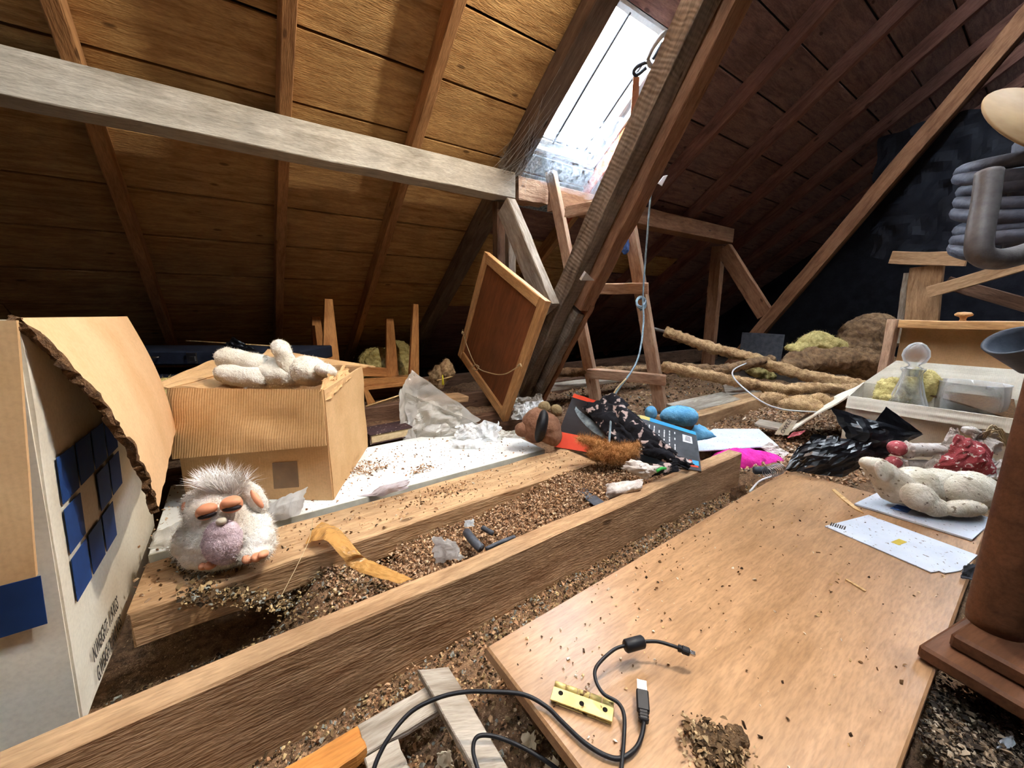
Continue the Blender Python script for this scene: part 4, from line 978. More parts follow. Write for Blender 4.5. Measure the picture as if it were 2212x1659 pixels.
# ---------------------------------------------------------------- crumbs
rc = random.Random(5)
def on_panel(n, x0=.28, x1=1.38, y0=.04, y1=.43, z=.002): return [(rc.uniform(x0, x1), rc.uniform(y0, y1), z) for _ in range(n)]
PALP = [srgb(90, 66, 40), srgb(60, 44, 30), srgb(226, 190, 140), srgb(230, 214, 190), srgb(120, 90, 60)]
o = chips('crumbs', on_panel(330) + on_panel(120, .3, .8, .25, .43), 'chip', None, (.0018, .006), PALP, 8, .4); tag(o, 'scattered crumbs and droppings on the veneered panel', 'crumbs', kind='stuff')
o = chips('crumbs', [(rc.uniform(-.3, .88), rc.uniform(1.04, 1.4), .002) for _ in range(500)] + [(.3 + rc.gauss(0, .05), 1.22 + rc.gauss(0, .03), .003 + rc.uniform(0, .008)) for _ in range(350)] + [(.44 + rc.gauss(0, .02), 1.11 + rc.gauss(0, .015), .003 + rc.uniform(0, .006)) for _ in range(120)], 'chip', None, (.002, .008), PALB, 9, .4); tag(o, 'brown crumbs strewn over the white melamine board', 'crumbs', kind='stuff')
o = chips('crumbs', [(rc.uniform(-.2, .93), rc.uniform(.845, .99), .002) for _ in range(700)] + [(.42 + rc.gauss(0, .05), .93 + rc.gauss(0, .02), .003 + rc.uniform(0, .004)) for _ in range(260)], 'chip', None, (.002, .007), PALB + PALP, 10, .4); tag(o, 'pale crumbs scattered along the wide dusty plank', 'crumbs', kind='stuff')
def clump(name, pts, n, r, mat, label, pal, seed, size=(.004, .012)):
    sp = []; rr = random.Random(seed)
    for _ in range(n):
        p = V(rr.choice(pts)); sp.append(p + V((rr.gauss(0, r), rr.gauss(0, r), abs(rr.gauss(0, r * .45)))))
    o = chips(name, sp, mat, None, size, pal, seed, .5); tag(o, label, 'debris', kind='stuff'); return o
clump('debris_clump', [onz(1505 + 24 * i, 1585 + 12 * i, .004) for i in range(4)] + [onz(1530, 1640, .003), onz(1560, 1640, .003)], 700, .010, 'chip', 'grey-brown clump of nest debris on the near part of the panel', [srgb(150, 122, 88), srgb(116, 92, 66), srgb(84, 66, 46), srgb(180, 154, 118)], 21, (.003, .008))
bs = blobs('debris_base', [(onz(1512, 1585, .002), (.011, .010, .008)), (onz(1535, 1605, .002), (.018, .014, .010)), (onz(1570, 1612, .002), (.020, .014, .012)), (onz(1590, 1590, .002), (.013, .013, .009)), (onz(1548, 1640, .002), (.017, .012, .008))], 'fill_dark', None, .0025, .004, 120, 1); tag(bs, 'crusty lump of dried debris at the front of the panel', 'debris')
clump('debris_clump', [onz(2060 + 35 * i, 1530 + 40 * j, -.06) for i in range(5) for j in range(4)], 4200, .016, 'chip', 'shredded nest debris in the dark hollow below the newel post', [srgb(150, 132, 110), srgb(110, 96, 80), srgb(80, 70, 60), srgb(186, 170, 148), srgb(60, 54, 50)], 22, (.003, .008))
P = onz(2168, 1600, -.045); L = Lens(P); o = drape('paper_scrap', (L.w(2150, 1625, 6), L.w(2190, 1605, 8), L.w(2182, 1585, 2), L.w(2158, 1598, 2)), 'paper_white', None, .004, 40, 3, .002, 10, 8, .1); tag(o, 'small white paper scrap in the debris below the newel post', 'scrap')
clump('debris_clump', [onz(440 + 20 * i, 1235 + 12 * i, .0) for i in range(-2, 1)] + [ony(430 + 60 * i, 1285 + 6 * i, .815) for i in range(5)], 1500, .014, 'chip', 'shredded dirt spilling over the plank edge below the furry toy', PALD, 23, (.003, .009))

# ---------------------------------------------------------------- laths at the bottom edge
def lath(pts, z, th, mat, label, seed=1):
    o = slab('lath', [onz(x, y, z) for x, y in pts], th, mat, None, nrm=(0, 0, 1), bev=.0015, ragged=.0012, seed=seed, segs=4); tag(o, label, 'lath'); return o
lath([(560, 1690), (772, 1566), (792, 1612), (690, 1690)], -.052, .02, 'orange_stick', 'orange varnished stick at the bottom edge beside the joist')
lath([(770, 1566), (922, 1480), (952, 1530), (790, 1628)], -.062, .012, 'grey_wood', 'grey lath piece meeting the orange stick end to end', 3)
lath([(902, 1445), (968, 1439), (1104, 1668), (1040, 1690)], -.050, .014, 'grey_wood', 'weathered grey lath running under the cable loop', 4)
lath([(786, 1636), (860, 1594), (892, 1690), (800, 1700)], -.064, .012, 'grey_wood', 'short grey lath at the very bottom edge', 5)
for k, (c, lab) in enumerate((((960, 1640), 'small grey-green paper flake between the laths'), ((1140, 1600), 'tiny pale paper flake right of the grey lath'), ((1190, 1655), 'white paper flake under the near panel corner'))):
    P = onz(*c, -.07); L = Lens(P); x, y = c
    o = drape('paper_flake', (L.w(x - 18, y + 16), L.w(x + 18, y + 14), L.w(x + 14, y - 22), L.w(x - 12, y - 18)), 'paper_cream', None, .004, 40, k, .001, 10, 8, .25); tag(o, lab, 'scrap')

# ---------------------------------------------------------------- bits in the rubble channel
P = onz(968, 1190, -.02); L = Lens(P)
o = drape('plastic_scrap', (L.w(940, 1215, 2), L.w(1000, 1205, 8), L.w(985, 1168, 2), L.w(936, 1158, -4)), 'white_film', None, .006, 26, 31, .0008, 18, 14, .2, bulge=.006); tag(o, 'torn white plastic scrap standing in the wood chips', 'scrap')
P = onz(1014, 1130, -.02); L = Lens(P)
o = drape('plastic_scrap', (L.w(1003, 1138, 0), L.w(1024, 1136, 2), L.w(1024, 1121, 0), L.w(1004, 1124, 0)), 'tissue', None, .003, 30, 33, .001, 8, 8, .2); tag(o, 'tiny white paper bit in the wood chips above the torn scrap', 'scrap')
o = tube('rubber_offcut', [onz(1008, 1150, -.015), onz(1022, 1168, -.012), onz(1040, 1186, -.02)], .010, 'lead_grey', sides=10, n=4); tag(o, 'short dark grey rubber offcut lying in the wood chips', 'offcut')
o = tube('rubber_offcut', [onz(1042, 1140, -.02), onz(1064, 1152, -.022)], .006, 'lead_grey', sides=8, n=2); tag(o, 'thin grey rubber offcut beside the larger one', 'offcut')
o = tube('lead_strip', [onz(1050, 1186, -.015), onz(1085, 1170, -.012), onz(1112, 1160, -.012)], .005, 'lead_grey', sides=6, n=3); tag(o, 'grey metal strip along the back edge of the long joist', 'strip')
o = slab('lead_strip', [onz(1228, 1048, -.012), onz(1250, 1042, -.012), onz(1312, 1088, -.012), onz(1290, 1096, -.012)], .003, 'lead_grey', None, nrm=(0, 0, 1)); tag(o, 'flat slate grey strip in the rubble near the white cloth', 'strip')

# ---------------------------------------------------------------- newel post with its stepped base
nw = empty('newel_post', (.86, -.01, .004), 'turned brown newel post on a stepped square base', 'post')
Rn = Matrix.Rotation(math.radians(-13), 4, 'Z'); Mn = Matrix.Translation((.86, -.01, .003)) @ Rn
bm = bmesh.new(); bx(bm, (-.111, -.13, 0), (.10, .037, .022), .004); bm_obj('base_plate', bm, 'newel_wood', nw, Mn)
bm = bmesh.new(); bx(bm, (-.078, -.10, .0221), (.075, .019, .045), .004); bm_obj('base_plate', bm, 'newel_wood', nw, Mn)
lathe('shaft', [(.0001, .0452), (.030, .0452), (.031, .06), (.030, .3), (.029, .455), (.0001, .455)], 'newel_wood', nw, Mn, 32)
# grey cup on the post
L = Lens(at(2190, 740, .575)); ax = (UPV * .75 - RGT * .62 - FWD * .2).normalized()
Mc = Matrix.Translation(L.w(2205, 768, 0)) @ frame_from(ax.orthogonal(), ax).to_4x4()
k = L.k; cup = empty('grey_cup', L.w(2205, 790), 'dark grey flared cup fixed on top of the newel post', 'cup')
lathe('bowl', [(14 * k, -40 * k), (26 * k, -10 * k), (46 * k, 40 * k), (47 * k, 43 * k), (42 * k, 43 * k), (38 * k, 34 * k), (18 * k, -8 * k), (.001, -10 * k)], 'cup_grey', cup, Mc, 28)
# coil of hose on its bracket
L = Lens(at(2170, 430, .86)); k = L.k
hs = empty('hose_reel', L.w(2200, 560), 'coil of grey hose under a wooden disc with a bent grey tube bracket', 'hose reel')
ax = (UPV * .92 - RGT * .12 - FWD * .36).normalized(); Mr = Matrix.Translation(L.w(2242, 300, 0)) @ frame_from(ax.orthogonal(), ax).to_4x4()
axd = (UPV * .42 - FWD * .88 - RGT * .1).normalized(); Mr = Matrix.Translation(L.w(2258, 262, 60)) @ frame_from(RGT, axd).to_4x4()
lathe('disc', [(.0001, -3 * k), (112 * k, -3 * k), (114 * k, 0), (112 * k, 3 * k), (.0001, 3 * k)], 'disc_wood', hs, Mr, 40)
for i in range(8):
    c = L.w(2226 - i * 1.5, 350 + i * 26, 0); r = (98 + 5 * math.sin(i * 2.1)) * k; e1_ = ax.orthogonal().normalized(); e2_ = ax.cross(e1_); rr = random.Random(i); ph = rr.uniform(0, 6)
    tube('hose_turn', [c + e1_ * r * math.cos(t * .449) + e2_ * r * math.sin(t * .449) + ax * k * 9 * math.sin(t * .449 + ph) for t in range(15)], 15 * k, 'hose_grey', hs, sides=10, n=3)
tube('bracket_tube', [L.w(2137, 372, 108), L.w(2128, 440, 110), L.w(2116, 510, 112), L.w(2118, 548, 112), L.w(2150, 560, 112), L.w(2200, 552, 112), L.w(2290, 520, 110)], 19 * k, 'tube_grey', hs, sides=16, n=6)
tube('core', [L.w(2250, 300, 0), L.w(2225, 560, 0)], 40 * k, 'hose_grey', hs, sides=14, n=2)

pb = L.w(2262, 258, 60); tube('hanger_rod', [pb, V((pb.x, pb.y, 2.2))], .006, 'lead_grey', hs, sides=8, n=1)

# ---------------------------------------------------------------- papers on the panel
mg = slab('magazine', [onz(x, y, .006) for x, y in ((1846, 1087), (2101, 1165), (2150, 1120), (1898, 1062))], .005, 'paper_white', None, nrm=(0, 0, 1), bev=.0006); tag(mg, 'white magazine lying under the dirty plush dog', 'magazine')
poly('print', [onz(x, y, .0062) for x, y in ((1922, 1098), (1938, 1090), (1972, 1098), (1960, 1108))], 'blue_cloth', mg, .0004, (0, 0, 1))
ev = slab('envelope', [onz(x, y, .003) for x, y in ((1782, 1136), (2012, 1236), (2030, 1233), (2040, 1238), (2076, 1232), (2112, 1199), (1876, 1112))], .0022, 'paper_white', None, nrm=(0, 0, 1), bev=0); tag(ev, 'white envelope with a small gold print and barcode on the panel', 'envelope')
poly('print', [onz(x, y, .0033) for x, y in ((1924, 1171), (1942, 1164), (1960, 1171), (1942, 1178))], 'gold_print', ev, .0003, (0, 0, 1))
for i in range(7):
    u = i / 7; x0, y0 = 1792 + 34 * u, 1135 + 10 * u
    poly('print', [onz(x, y, .0033) for x, y in ((x0, y0), (x0 + (2.6 if i % 2 else 4), y0 + 1), (x0 + 6.5, y0 - 6), (x0 + 4, y0 - 7))], 'print_grey', ev, .0002, (0, 0, 1))
o = slab('splinter', [onz(x, y, .003) for x, y in ((1797, 1057), (1803, 1056), (1830, 1078), (1866, 1108), (1845, 1098), (1822, 1080))], .003, 'fir_stick', None, nrm=(0, 0, 1), bev=0); tag(o, 'pale wood splinter lying beside the white magazine', 'splinter')
o = slab('splinter', [onz(x, y, .003) for x, y in ((1826, 1251), (1829, 1250), (1872, 1275), (1869, 1277))], .002, 'fir_stick', None, nrm=(0, 0, 1), bev=0); tag(o, 'thin wood splinter below the envelope', 'splinter')
P = onz(2090, 1245, .004); L = Lens(P); o = drape('dark_rag', (L.w(2070, 1262, 0), L.w(2110, 1262, 10), L.w(2112, 1214, 0), L.w(2080, 1222, -4)), 'lead_grey', None, .006, 30, 3, .002, 14, 12, .15, zmin=.004); tag(o, 'crumpled dark rag between envelope and newel post', 'rag')

# ---------------------------------------------------------------- plush dog
P = onz(2010, 1105, .008); L = Lens(P + V((.05, .0, 0)))
dog = empty('plush_dog', P, 'dirty white plush dog lying on the magazine, head raised', 'soft toy')
db = blobs('body', [L.e(2040, 1058, 0, 96, 44, 46, -8), L.e(1975, 1050, 4, 42, 42, 44), L.cap((1935, 1052, 6), (1906, 1018, 10), 36, 24), L.e(2095, 1058, 6, 50, 40, 44)], 'plush_dirty', dog, .0045, .002, 50, 5)
dh = blobs('head', [L.e(1898, 1016, 12, 24, 27, 26, 20), L.e(1884, 1003, 14, 24, 16, 20, -12)], 'plush_dirty', dog, .0038, .002, 50, 4)
de = blobs('ear', [L.e(1905, 1018, 32, 14, 24, 7, 20)], 'plush_dirty', dog, .003, .001, 50, 3)
d1 = blobs('leg', [L.e(1984, 1074, 42, 36, 28, 24, -28), L.e(2016, 1094, 48, 30, 20, 20, -18)], 'plush_dirty', dog, .004, .002, 60, 4)
d2 = blobs('leg', [L.e(2086, 1064, 34, 54, 36, 28, -6)], 'plush_dirty', dog, .004, .002, 60, 4)
d3 = blobs('foot', [L.e(2082, 1098, 60, 46, 17, 17, 2)], 'plush_dirty', dog, .004, .002, 60, 3); fuzz(d3, 500, .004, 'plush_dirty', .0005, .7)
for q, n in ((db, 3000), (dh, 900), (d1, 900), (d2, 1000)): fuzz(q, n, .004, 'plush_dirty', .0005, .7)

# ---------------------------------------------------------------- rag doll
P = onz(1990, 1018, .02); L = Lens(P)
doll = empty('rag_doll', P, 'rag doll in a red spotted dress lying against the white carton', 'doll')
for (a, b, r, c) in (((1962, 972), (2050, 972), 15, (1938, 968)), ((1952, 1004), (2000, 1004), 11, (1930, 998))):
    lgd = blobs('leg', [L.cap((a[0], a[1], 8), (b[0], b[1], 4), r, r + 1)], 'cotton_white', doll, .004, .001, 60, 3)
    blobs('shoe', [L.e(c[0], c[1], 10, 17, r + 2, r + 2)], 'felt_red', lgd, .004, .001, 60, 3)
    blobs('frill', [L.e(a[0] - 3, a[1], 8, 6, r + 4, r + 4)], 'cotton_white', lgd, .0035, .004, 160, 1)
drape('dress', (L.w(2000, 1022, 18), L.w(2148, 1030, 24), L.w(2130, 960, 4), L.w(2062, 938, 8)), 'cotton_red', doll, .012, 13, 5, .003, 36, 28, .08, bulge=.03)
drape('hem', (L.w(1994, 1008, 14), L.w(2012, 1022, 20), L.w(2066, 942, 10), L.w(2048, 934, 6)), 'cotton_white', doll, .01, 24, 6, .002, 14, 26, .1)
drape('frill', (L.w(2036, 954, 4), L.w(2072, 958, 6), L.w(2064, 926, 0), L.w(2048, 924, 0)), 'cotton_white', doll, .01, 30, 7, .002, 14, 12, .15)
drape('collar', (L.w(2095, 965, 4), L.w(2160, 985, 10), L.w(2150, 940, 0), L.w(2085, 924, -4)), 'cotton_white', doll, .018, 22, 8, .002, 26, 20, .15)
blobs('hand', [L.e(2098, 932, 0, 20, 11, 12, -15)], 'cotton_white', doll, .004, .002, 80, 2)
drape('cuff', (L.w(2098, 1028, 20), L.w(2160, 1036, 26), L.w(2160, 996, 10), L.w(2118, 990, 8)), 'cotton_white', doll, .012, 26, 9, .002, 18, 14, .12)
rr = random.Random(9)
for i in range(9): tube('yarn_hair', [L.w(2120 + i * 4, 940 + rr.uniform(-8, 8), 4), L.w(2140 + i * 3, 932 + rr.uniform(-14, 14), 8), L.w(2160 + i * 2, 950 + rr.uniform(-20, 26), 4)], .0022, 'string', doll, sides=5, n=4)

# ---------------------------------------------------------------- black bin bag
P = onz(1790, 1015, .01); L = Lens(P)
bg = empty('bin_bag', P, 'torn glossy black bin bag slumped against the white carton', 'plastic bag')
drape('film', (L.w(1692, 1014, 6), L.w(1818, 1034, 16), L.w(1900, 960, 0), L.w(1752, 938, -4)), 'black_plastic', bg, .022, 13, 3, .0012, 15, 11, .07, bulge=.03, zmin=.004)
drape('film', (L.w(1800, 880, -6), L.w(1996, 938, 4), L.w(1930, 978, 14), L.w(1838, 952, 6)), 'black_plastic', bg, .016, 12, 5, .0012, 12, 8, .05, bulge=-.02)
drape('film', (L.w(1838, 946, 4), L.w(1936, 972, 12), L.w(1890, 1006, 18), L.w(1826, 1004, 14)), 'black_plastic', bg, .018, 14, 6, .0012, 10, 8, .08)
drape('film', (L.w(1884, 920, -10), L.w(1916, 878, -10), L.w(1994, 936, 2), L.w(1930, 940, 2)), 'black_plastic', bg, .006, 14, 7, .0012, 7, 6, .04)
drape('film', (L.w(1692, 1016, 4), L.w(1730, 1008, 10), L.w(1762, 950, 0), L.w(1720, 968, -6)), 'black_plastic', bg, .02, 14, 9, .0012, 9, 7, .1, zmin=.003)

# ---------------------------------------------------------------- white carton with glassware
rbx = empty('carton', (2.1, .25, -.03), 'low cream carton holding glassware behind the black bag', 'carton')
c1, c2 = onx(1833, 857, 1.95), onx(2230, 903, 1.95); c1.z = c2.z = .168; zb = -.035
c3, c4 = c2 + V((.42, .03, 0)), c1 + V((.42, .05, 0)); dn = V((0, 0, zb - .168))
panel('side_panel', (c1 + dn, c2 + dn, c2, c1), .005, 'card_cream', rbx, .004, 31, 14)
panel('side_panel', (c2 + dn, c3 + dn, c3, c2), .005, 'card_cream', rbx, .003, 32)
panel('side_panel', (c3 + dn, c4 + dn, c4, c3), .005, 'card_cream', rbx, .003, 33)
panel('side_panel', (c4 + dn, c1 + dn, c1, c4), .005, 'card_cream', rbx, .003, 34)
panel('base_panel', (c1 + dn * .97, c2 + dn * .97, c3 + dn * .97, c4 + dn * .97), .004, 'card_cream', rbx)
panel('flap', (c1, c4, onx(1760, 880, 2.22), onx(1690, 941, 1.86)), .005, 'card_cream', rbx, .006, 35, 14)
panel('flap', (c2 + V((-.005, .0, -.002)), c1 + V((-.005, 0, -.002)), c1 + V((-.016, .0, -.045)), c2 + V((-.016, 0, -.045))), .005, 'card_cream', rbx, .002, 36, 12)
panel('flap', (c4, c3, c3 + V((.03, 0, .11)), c4 + V((.03, -.09, .11))), .005, 'card_cream', rbx, .004, 37)
panel('flap', (c3.lerp(c4, .05), c3.lerp(c4, .55), c3.lerp(c4, .62) + V((-.12, 0, .01)), c3.lerp(c4, .0) + V((-.16, 0, -.05))), .006, 'card_torn', rbx, .004, 38)
Ld = Lens(at(1953, 830, (V((2.08, .36, .2)) - CAM).dot(FWD))); k = Ld.k
dec = empty('decanter', Ld.w(1952, 905), 'clear glass decanter with an egg-shaped stopper in the cream carton', 'decanter')
Md = Matrix.Translation(Ld.w(1952, 905, 0)); z = lambda y: (905 - y) * k
lathe('bottle', [(.001, z(904)), (34 * k, z(903)), (36 * k, z(880)), (26 * k, z(850)), (18 * k, z(820)), (16 * k, z(804)), (20 * k, z(797)), (20 * k, z(795)), (14 * k, z(797)), (13 * k, z(812)), (20 * k, z(848)), (31 * k, z(880)), (31 * k, z(899)), (.001, z(899))], 'thin_glass', dec, Md, 28)
lathe('stopper', [(.001, z(812)), (9 * k, z(811)), (10 * k, z(797)), (16 * k, z(794)), (9 * k, z(790)), (9 * k, z(787)), (18 * k, z(780)), (22 * k, z(768)), (20 * k, z(756)), (13 * k, z(745)), (5 * k, z(740)), (.001, z(739.5))], 'stopper_glass', dec, Md, 28)
jug = empty('glass_jug', Ld.w(2082, 920), 'clear glass jug with a loop handle standing in the cream carton', 'jug')
Mj = Matrix.Translation(Ld.w(2084, 920, 10)); z = lambda y: (920 - y) * k
lathe('jug_body', [(.001, z(919)), (40 * k, z(918)), (50 * k, z(890)), (52 * k, z(860)), (50 * k, z(828)), (52 * k, z(826)), (49 * k, z(826)), (47 * k, z(850)), (47 * k, z(888)), (38 * k, z(914)), (.001, z(914))], 'thin_glass', jug, Mj, 32)
tube('handle', [Ld.w(2134, 838, 10), Ld.w(2156, 846, 10), Ld.w(2160, 868, 10), Ld.w(2150, 892, 10), Ld.w(2134, 900, 10)], 4 * k, 'thin_glass', jug, sides=10, n=5)
wl = blobs('wool_wad', [Ld.e(1925, 846, -26, 32, 32, 22), Ld.e(1990, 832, -26, 40, 36, 22), Ld.e(1960, 850, -30, 52, 28, 22), Ld.e(1912, 862, -18, 20, 20, 20)], 'wool_yellow', None, .006, .012, 40, 2); tag(wl, 'pale yellow fluffy wool wad behind the decanter', 'insulation'); fuzz(wl, 1600, .014, 'wool_yellow', .0011, .9)

# ---------------------------------------------------------------- upended drawer
dx = 2.52
dr = empty('drawer', (dx, .2, -.02), 'upended wooden drawer with a round knob behind the cream carton', 'drawer')
def YZ(px, py, x=dx): p = onx(px, py, x); return p
a = YZ(1921, 690); b = YZ(1941, 690)
beam('side_board', V((dx, (a.y + b.y) / 2, a.z)), V((dx, (a.y + b.y) / 2, -.03)), abs(a.y - b.y), .10, (1, 0, 0), 'ladder_wood', dr, segs=4)
a = YZ(1945, 700); b = YZ(2330, 694); tz = .455
beam('front_board', V((dx + .0, a.y, tz - .018)), V((dx, -.1, tz - .018)), .10, .035, (0, 0, 1), 'pine', dr, segs=4)
slab('bottom_board', [(dx + .045, a.y, -.03), (dx + .045, -.1, -.03), (dx + .045, -.1, tz - .03), (dx + .045, a.y, tz - .03)], .006, 'card_tan', dr, nrm=(-1, 0, 0))
beam('side_board', V((dx, -.105, tz)), V((dx, -.105, -.03)), .02, .10, (1, 0, 0), 'ladder_wood', dr, segs=4)
kp = YZ(2080, 690, dx); lathe('knob', [(.001, 0), (.011, 0), (.009, .008), (.012, .016), (.026, .022), (.028, .028), (.02, .036), (.001, .038)], 'pine', dr, Matrix.Translation((dx, kp.y, tz - .001)), 24)

# ---------------------------------------------------------------- timbers and sheeting in the far right corner
X3 = 3.3
def xb(p0, p1, w_, x, mat, label, nm='timber', dep=.05):
    o = beam(nm, onx(*p0, x), onx(*p1, x), w_, dep, (-1, 0, 0), mat, segs=4, wob=.003); tag(o, label, 'timber'); return o
s_ = (V((X3, .2, .5)) - CAM).dot(FWD) / F_PX
xb((1926, 557), (2088, 560), 30 * s_, X3, 'joist_wood', 'short orange crosspiece lit in the far dark corner')
xb((2002, 576), (1984, 760), 58 * s_, X3 + .06, 'joist_wood', 'broad orange upright carrying the crosspiece in the corner')
xb((2006, 632), (2260, 556), 26 * s_, X3 - .06, 'joist_wood', 'slanting orange batten nailed across the broad upright')
xb((2045, 610), (2260, 672), 28 * s_, X3 + .15, 'dark_timber', 'dim batten crossing behind the slanting orange one')
xb((1968, 590), (1948, 740), 26 * s_, X3 + .10, 'grey_wood', 'grey split batten behind the broad orange upright')
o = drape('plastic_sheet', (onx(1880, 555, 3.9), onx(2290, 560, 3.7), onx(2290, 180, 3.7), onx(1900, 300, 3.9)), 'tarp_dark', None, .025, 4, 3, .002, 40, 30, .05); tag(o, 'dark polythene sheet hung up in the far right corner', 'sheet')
o = beam('hatch_board', onx(1600, 745, 3.3), onx(1690, 752, 3.3), .2, .012, (-1, 0, 0), 'lead_grey', segs=2); tag(o, 'dim grey board standing in the dark behind the lagged pipes', 'board')

# ---------------------------------------------------------------- lagged pipes and insulation
def pipe(pts, rad, label, seed, mat='wool_tan', n=2200):
    pp = empty('lagged_pipe', at(*pts[0]), label, 'pipe')
    q = tube('lagging', [at(*p) for p in pts], rad, mat, pp, sides=14, n=14, rough=.55, seed=seed); fuzz(q, n, .014, mat, .0011, .9, seed)
    return pp
pa = pipe([(1436, 716, 2.6), (1522, 746, 2.5), (1620, 773, 2.38), (1717, 805, 2.26), (1803, 823, 2.14), (1880, 838, 2.05)], .032, 'straw-coloured lagged pipe sloping down to the cream carton', 1)
tube('copper_end', [at(1408, 709, 2.63), at(1442, 718, 2.6)], .011, 'tube_grey', pa, sides=10, n=1)
pipe([(1432, 791, 2.02), (1522, 809, 2.0), (1607, 827, 1.97), (1693, 840, 1.94), (1766, 838, 1.95), (1850, 842, 1.98)], .026, 'thinner lagged pipe lying below the sloping one', 2)
pipe([(1190, 805, 2.3), (1320, 802, 2.3), (1470, 795, 2.35), (1560, 797, 2.38), (1640, 783, 2.42)], .026, 'dull lagged pipe running level behind the ladder', 3, 'wool_brown')
pipe([(1540, 806, 2.2), (1615, 786, 2.25), (1670, 776, 2.4)], .024, 'short lagged pipe crossing under the sloping one', 6, 'wool_brown', 900)
tuft((1645, 808), 1.4, [(1632, 804, 0, 20, 11, 14, -15), (1655, 810, 0, 20, 12, 14, -20)], 'wool_yellow', 'short pale yellow wool roll under the sloping pipe', 400, 30, 'insulation_roll', .008)
def heap(pts, d, mat, label, n, seed, name='insulation_roll'):
    L = Lens(at(pts[0][0], pts[0][1], d)); o = blobs(name, [L.e(*p) for p in pts], mat, None, .011, .022, 14, 2, seed); tag(o, label, 'insulation'); fuzz(o, n, .02, mat, .0016, .9, seed); return o
heap([(1770, 778, 0, 80, 24, 30, -2), (1840, 780, 0, 70, 30, 40), (1720, 790, 10, 46, 18, 24, 10), (1880, 790, 0, 50, 34, 40)], 2.5, 'wool_brown', 'brown rolled insulation batt behind the lagged pipes', 1600, 4)
heap([(1755, 742, 0, 34, 24, 24, 20), (1725, 752, 6, 26, 12, 16), (1790, 752, 0, 40, 22, 24)], 2.6, 'wool_yellow', 'ragged yellow wool piece on top of the brown batt', 1200, 8, 'insulation_tuft')
heap([(1880, 725, 0, 70, 46, 40, 10), (1850, 755, 0, 60, 30, 40)], 2.95, 'wool_brown', 'dim brown insulation heap beside the upended drawer', 900, 9)
for k, (c, r, lab) in enumerate((((1720, 872, 1.75), 26, 'crumbly tan insulation lump below the lagged pipes'), ((1668, 862, 1.85), 22, 'grey-brown insulation lump beside the short timber'), ((1772, 868, 1.8), 28, 'mossy insulation lump next to the carton flap'))):
    x, y, d = c; heap([(x, y, 0, r * 1.5, r * .6, r, 4), (x + r, y + 5, 4, r, r * .5, r)], d, 'wool_tan', lab, 500, 12 + k, 'insulation_tuft')
for k, (pts, lab) in enumerate((([(1560, 830), (1640, 826), (1655, 845), (1570, 852)], 'dusty grey board offcut lying beyond the ladder'), ([(1440, 872), (1560, 846), (1600, 862), (1490, 890)], 'dusty flat board beside the ladder foot'), ([(1640, 905), (1720, 918), (1700, 930), (1630, 914)], 'thin pale batten lying in the daylit chips'))):
    o = slab('board_offcut', [onz(x, y, .002 if k != 2 else -.01) for x, y in pts], .012, 'grey_wood', None, nrm=(0, 0, 1), ragged=.004, segs=3, seed=k); tag(o, lab, 'offcut')
o = tube('white_wire', [at(1612, 785, 2.2), at(1584, 800, 2.0), at(1590, 822, 1.9), at(1640, 864, 1.75), at(1690, 884, 1.7), at(1765, 890, 1.68)], .0035, 'cable_white', sides=6, n=6); tag(o, 'white wire curling down over the lower lagged pipe', 'wire')

# ---------------------------------------------------------------- ladder
f1, f2 = onz(1288, 866, -.03), onz(1428, 884, -.03); tp_ = ony(1190, 372, 1.73); dl = (tp_ - f1); rgd = (f2 - f1).normalized()
ld_ = empty('ladder', (f1 + f2) / 2, 'rough home-made wooden ladder leaning up towards the skylight', 'ladder')
nl = dl.cross(rgd).normalized(); nl = nl if nl.dot(-FWD) > 0 else -nl
tapered('stile', f1, .062, tp_, .050, rgd, .05, 'ladder_wood', ld_)
tapered('stile', f2, .060, f2 + dl * .80, .055, rgd, .06, 'ladder_wood', ld_)
def rung(t, ext0, ext1, w_):
    a = f1 + dl * t + nl * .04 - rgd * ext0; b = f2 + dl * t + nl * .045 + rgd * ext1
    beam('rung', a, b, .032, w_, dl, 'ladder_wood', ld_, segs=5, wob=.003)
def tz_(y): # fraction of the stile at picture height y
    lo_, hi_ = 0, 1
    for _ in range(30):
        m = (lo_ + hi_) / 2; q = f1 + dl * m - CAM; yy = CYP - F_PX * q.dot(UPV) / q.dot(FWD)
        if yy > y: lo_ = m
        else: hi_ = m
    return lo_
rung(tz_(802), .0, .06, .055); rung(tz_(626), -.05, .05, .055); rung(tz_(462), -.06, .02, .055)
tube('rope_lashing', [at(1385 + 10 * math.cos(i * 1.1), 650 + 12 * math.sin(i * 1.1) + i * .6, 1.87 - .02 * math.sin(i)) for i in range(14)], .005, 'rope_blue', ld_, sides=6, n=3)
P = f2 + dl * .76; L = Lens(P + nl * .05); blobs('cloth_wrap', [L.e(1349, 528, 0, 9, 22, 14, 8)], 'blue_cloth', ld_, .004, .004, 80, 2)
o = tube('hanging_cord', [at(1408, 404, 1.75), at(1403, 450, 1.76), at(1396, 540, 1.78), at(1389, 640, 1.80), at(1390, 700, 1.76), at(1376, 780, 1.66), at(1330, 850, 1.52), at(1322, 880, 1.44), at(1316, 950, 1.30), at(1312, 965, 1.25)], .004, 'rope_blue', sides=7, n=8); o.name = 'dangling_rope'; tag(o, 'thin blue-grey cord hanging from the roof past the ladder to the floral cloth', 'cord')
o = tube('hanging_cord', [at(1352, 818, 1.55), at(1328, 846, 1.5), at(1326, 866, 1.48), at(1350, 885, 1.5), at(1372, 890, 1.55)], .003, 'string', sides=6, n=6); o.name = 'loose_rope'; tag(o, 'loose cream cord end looping beside the blue-grey cord', 'cord')
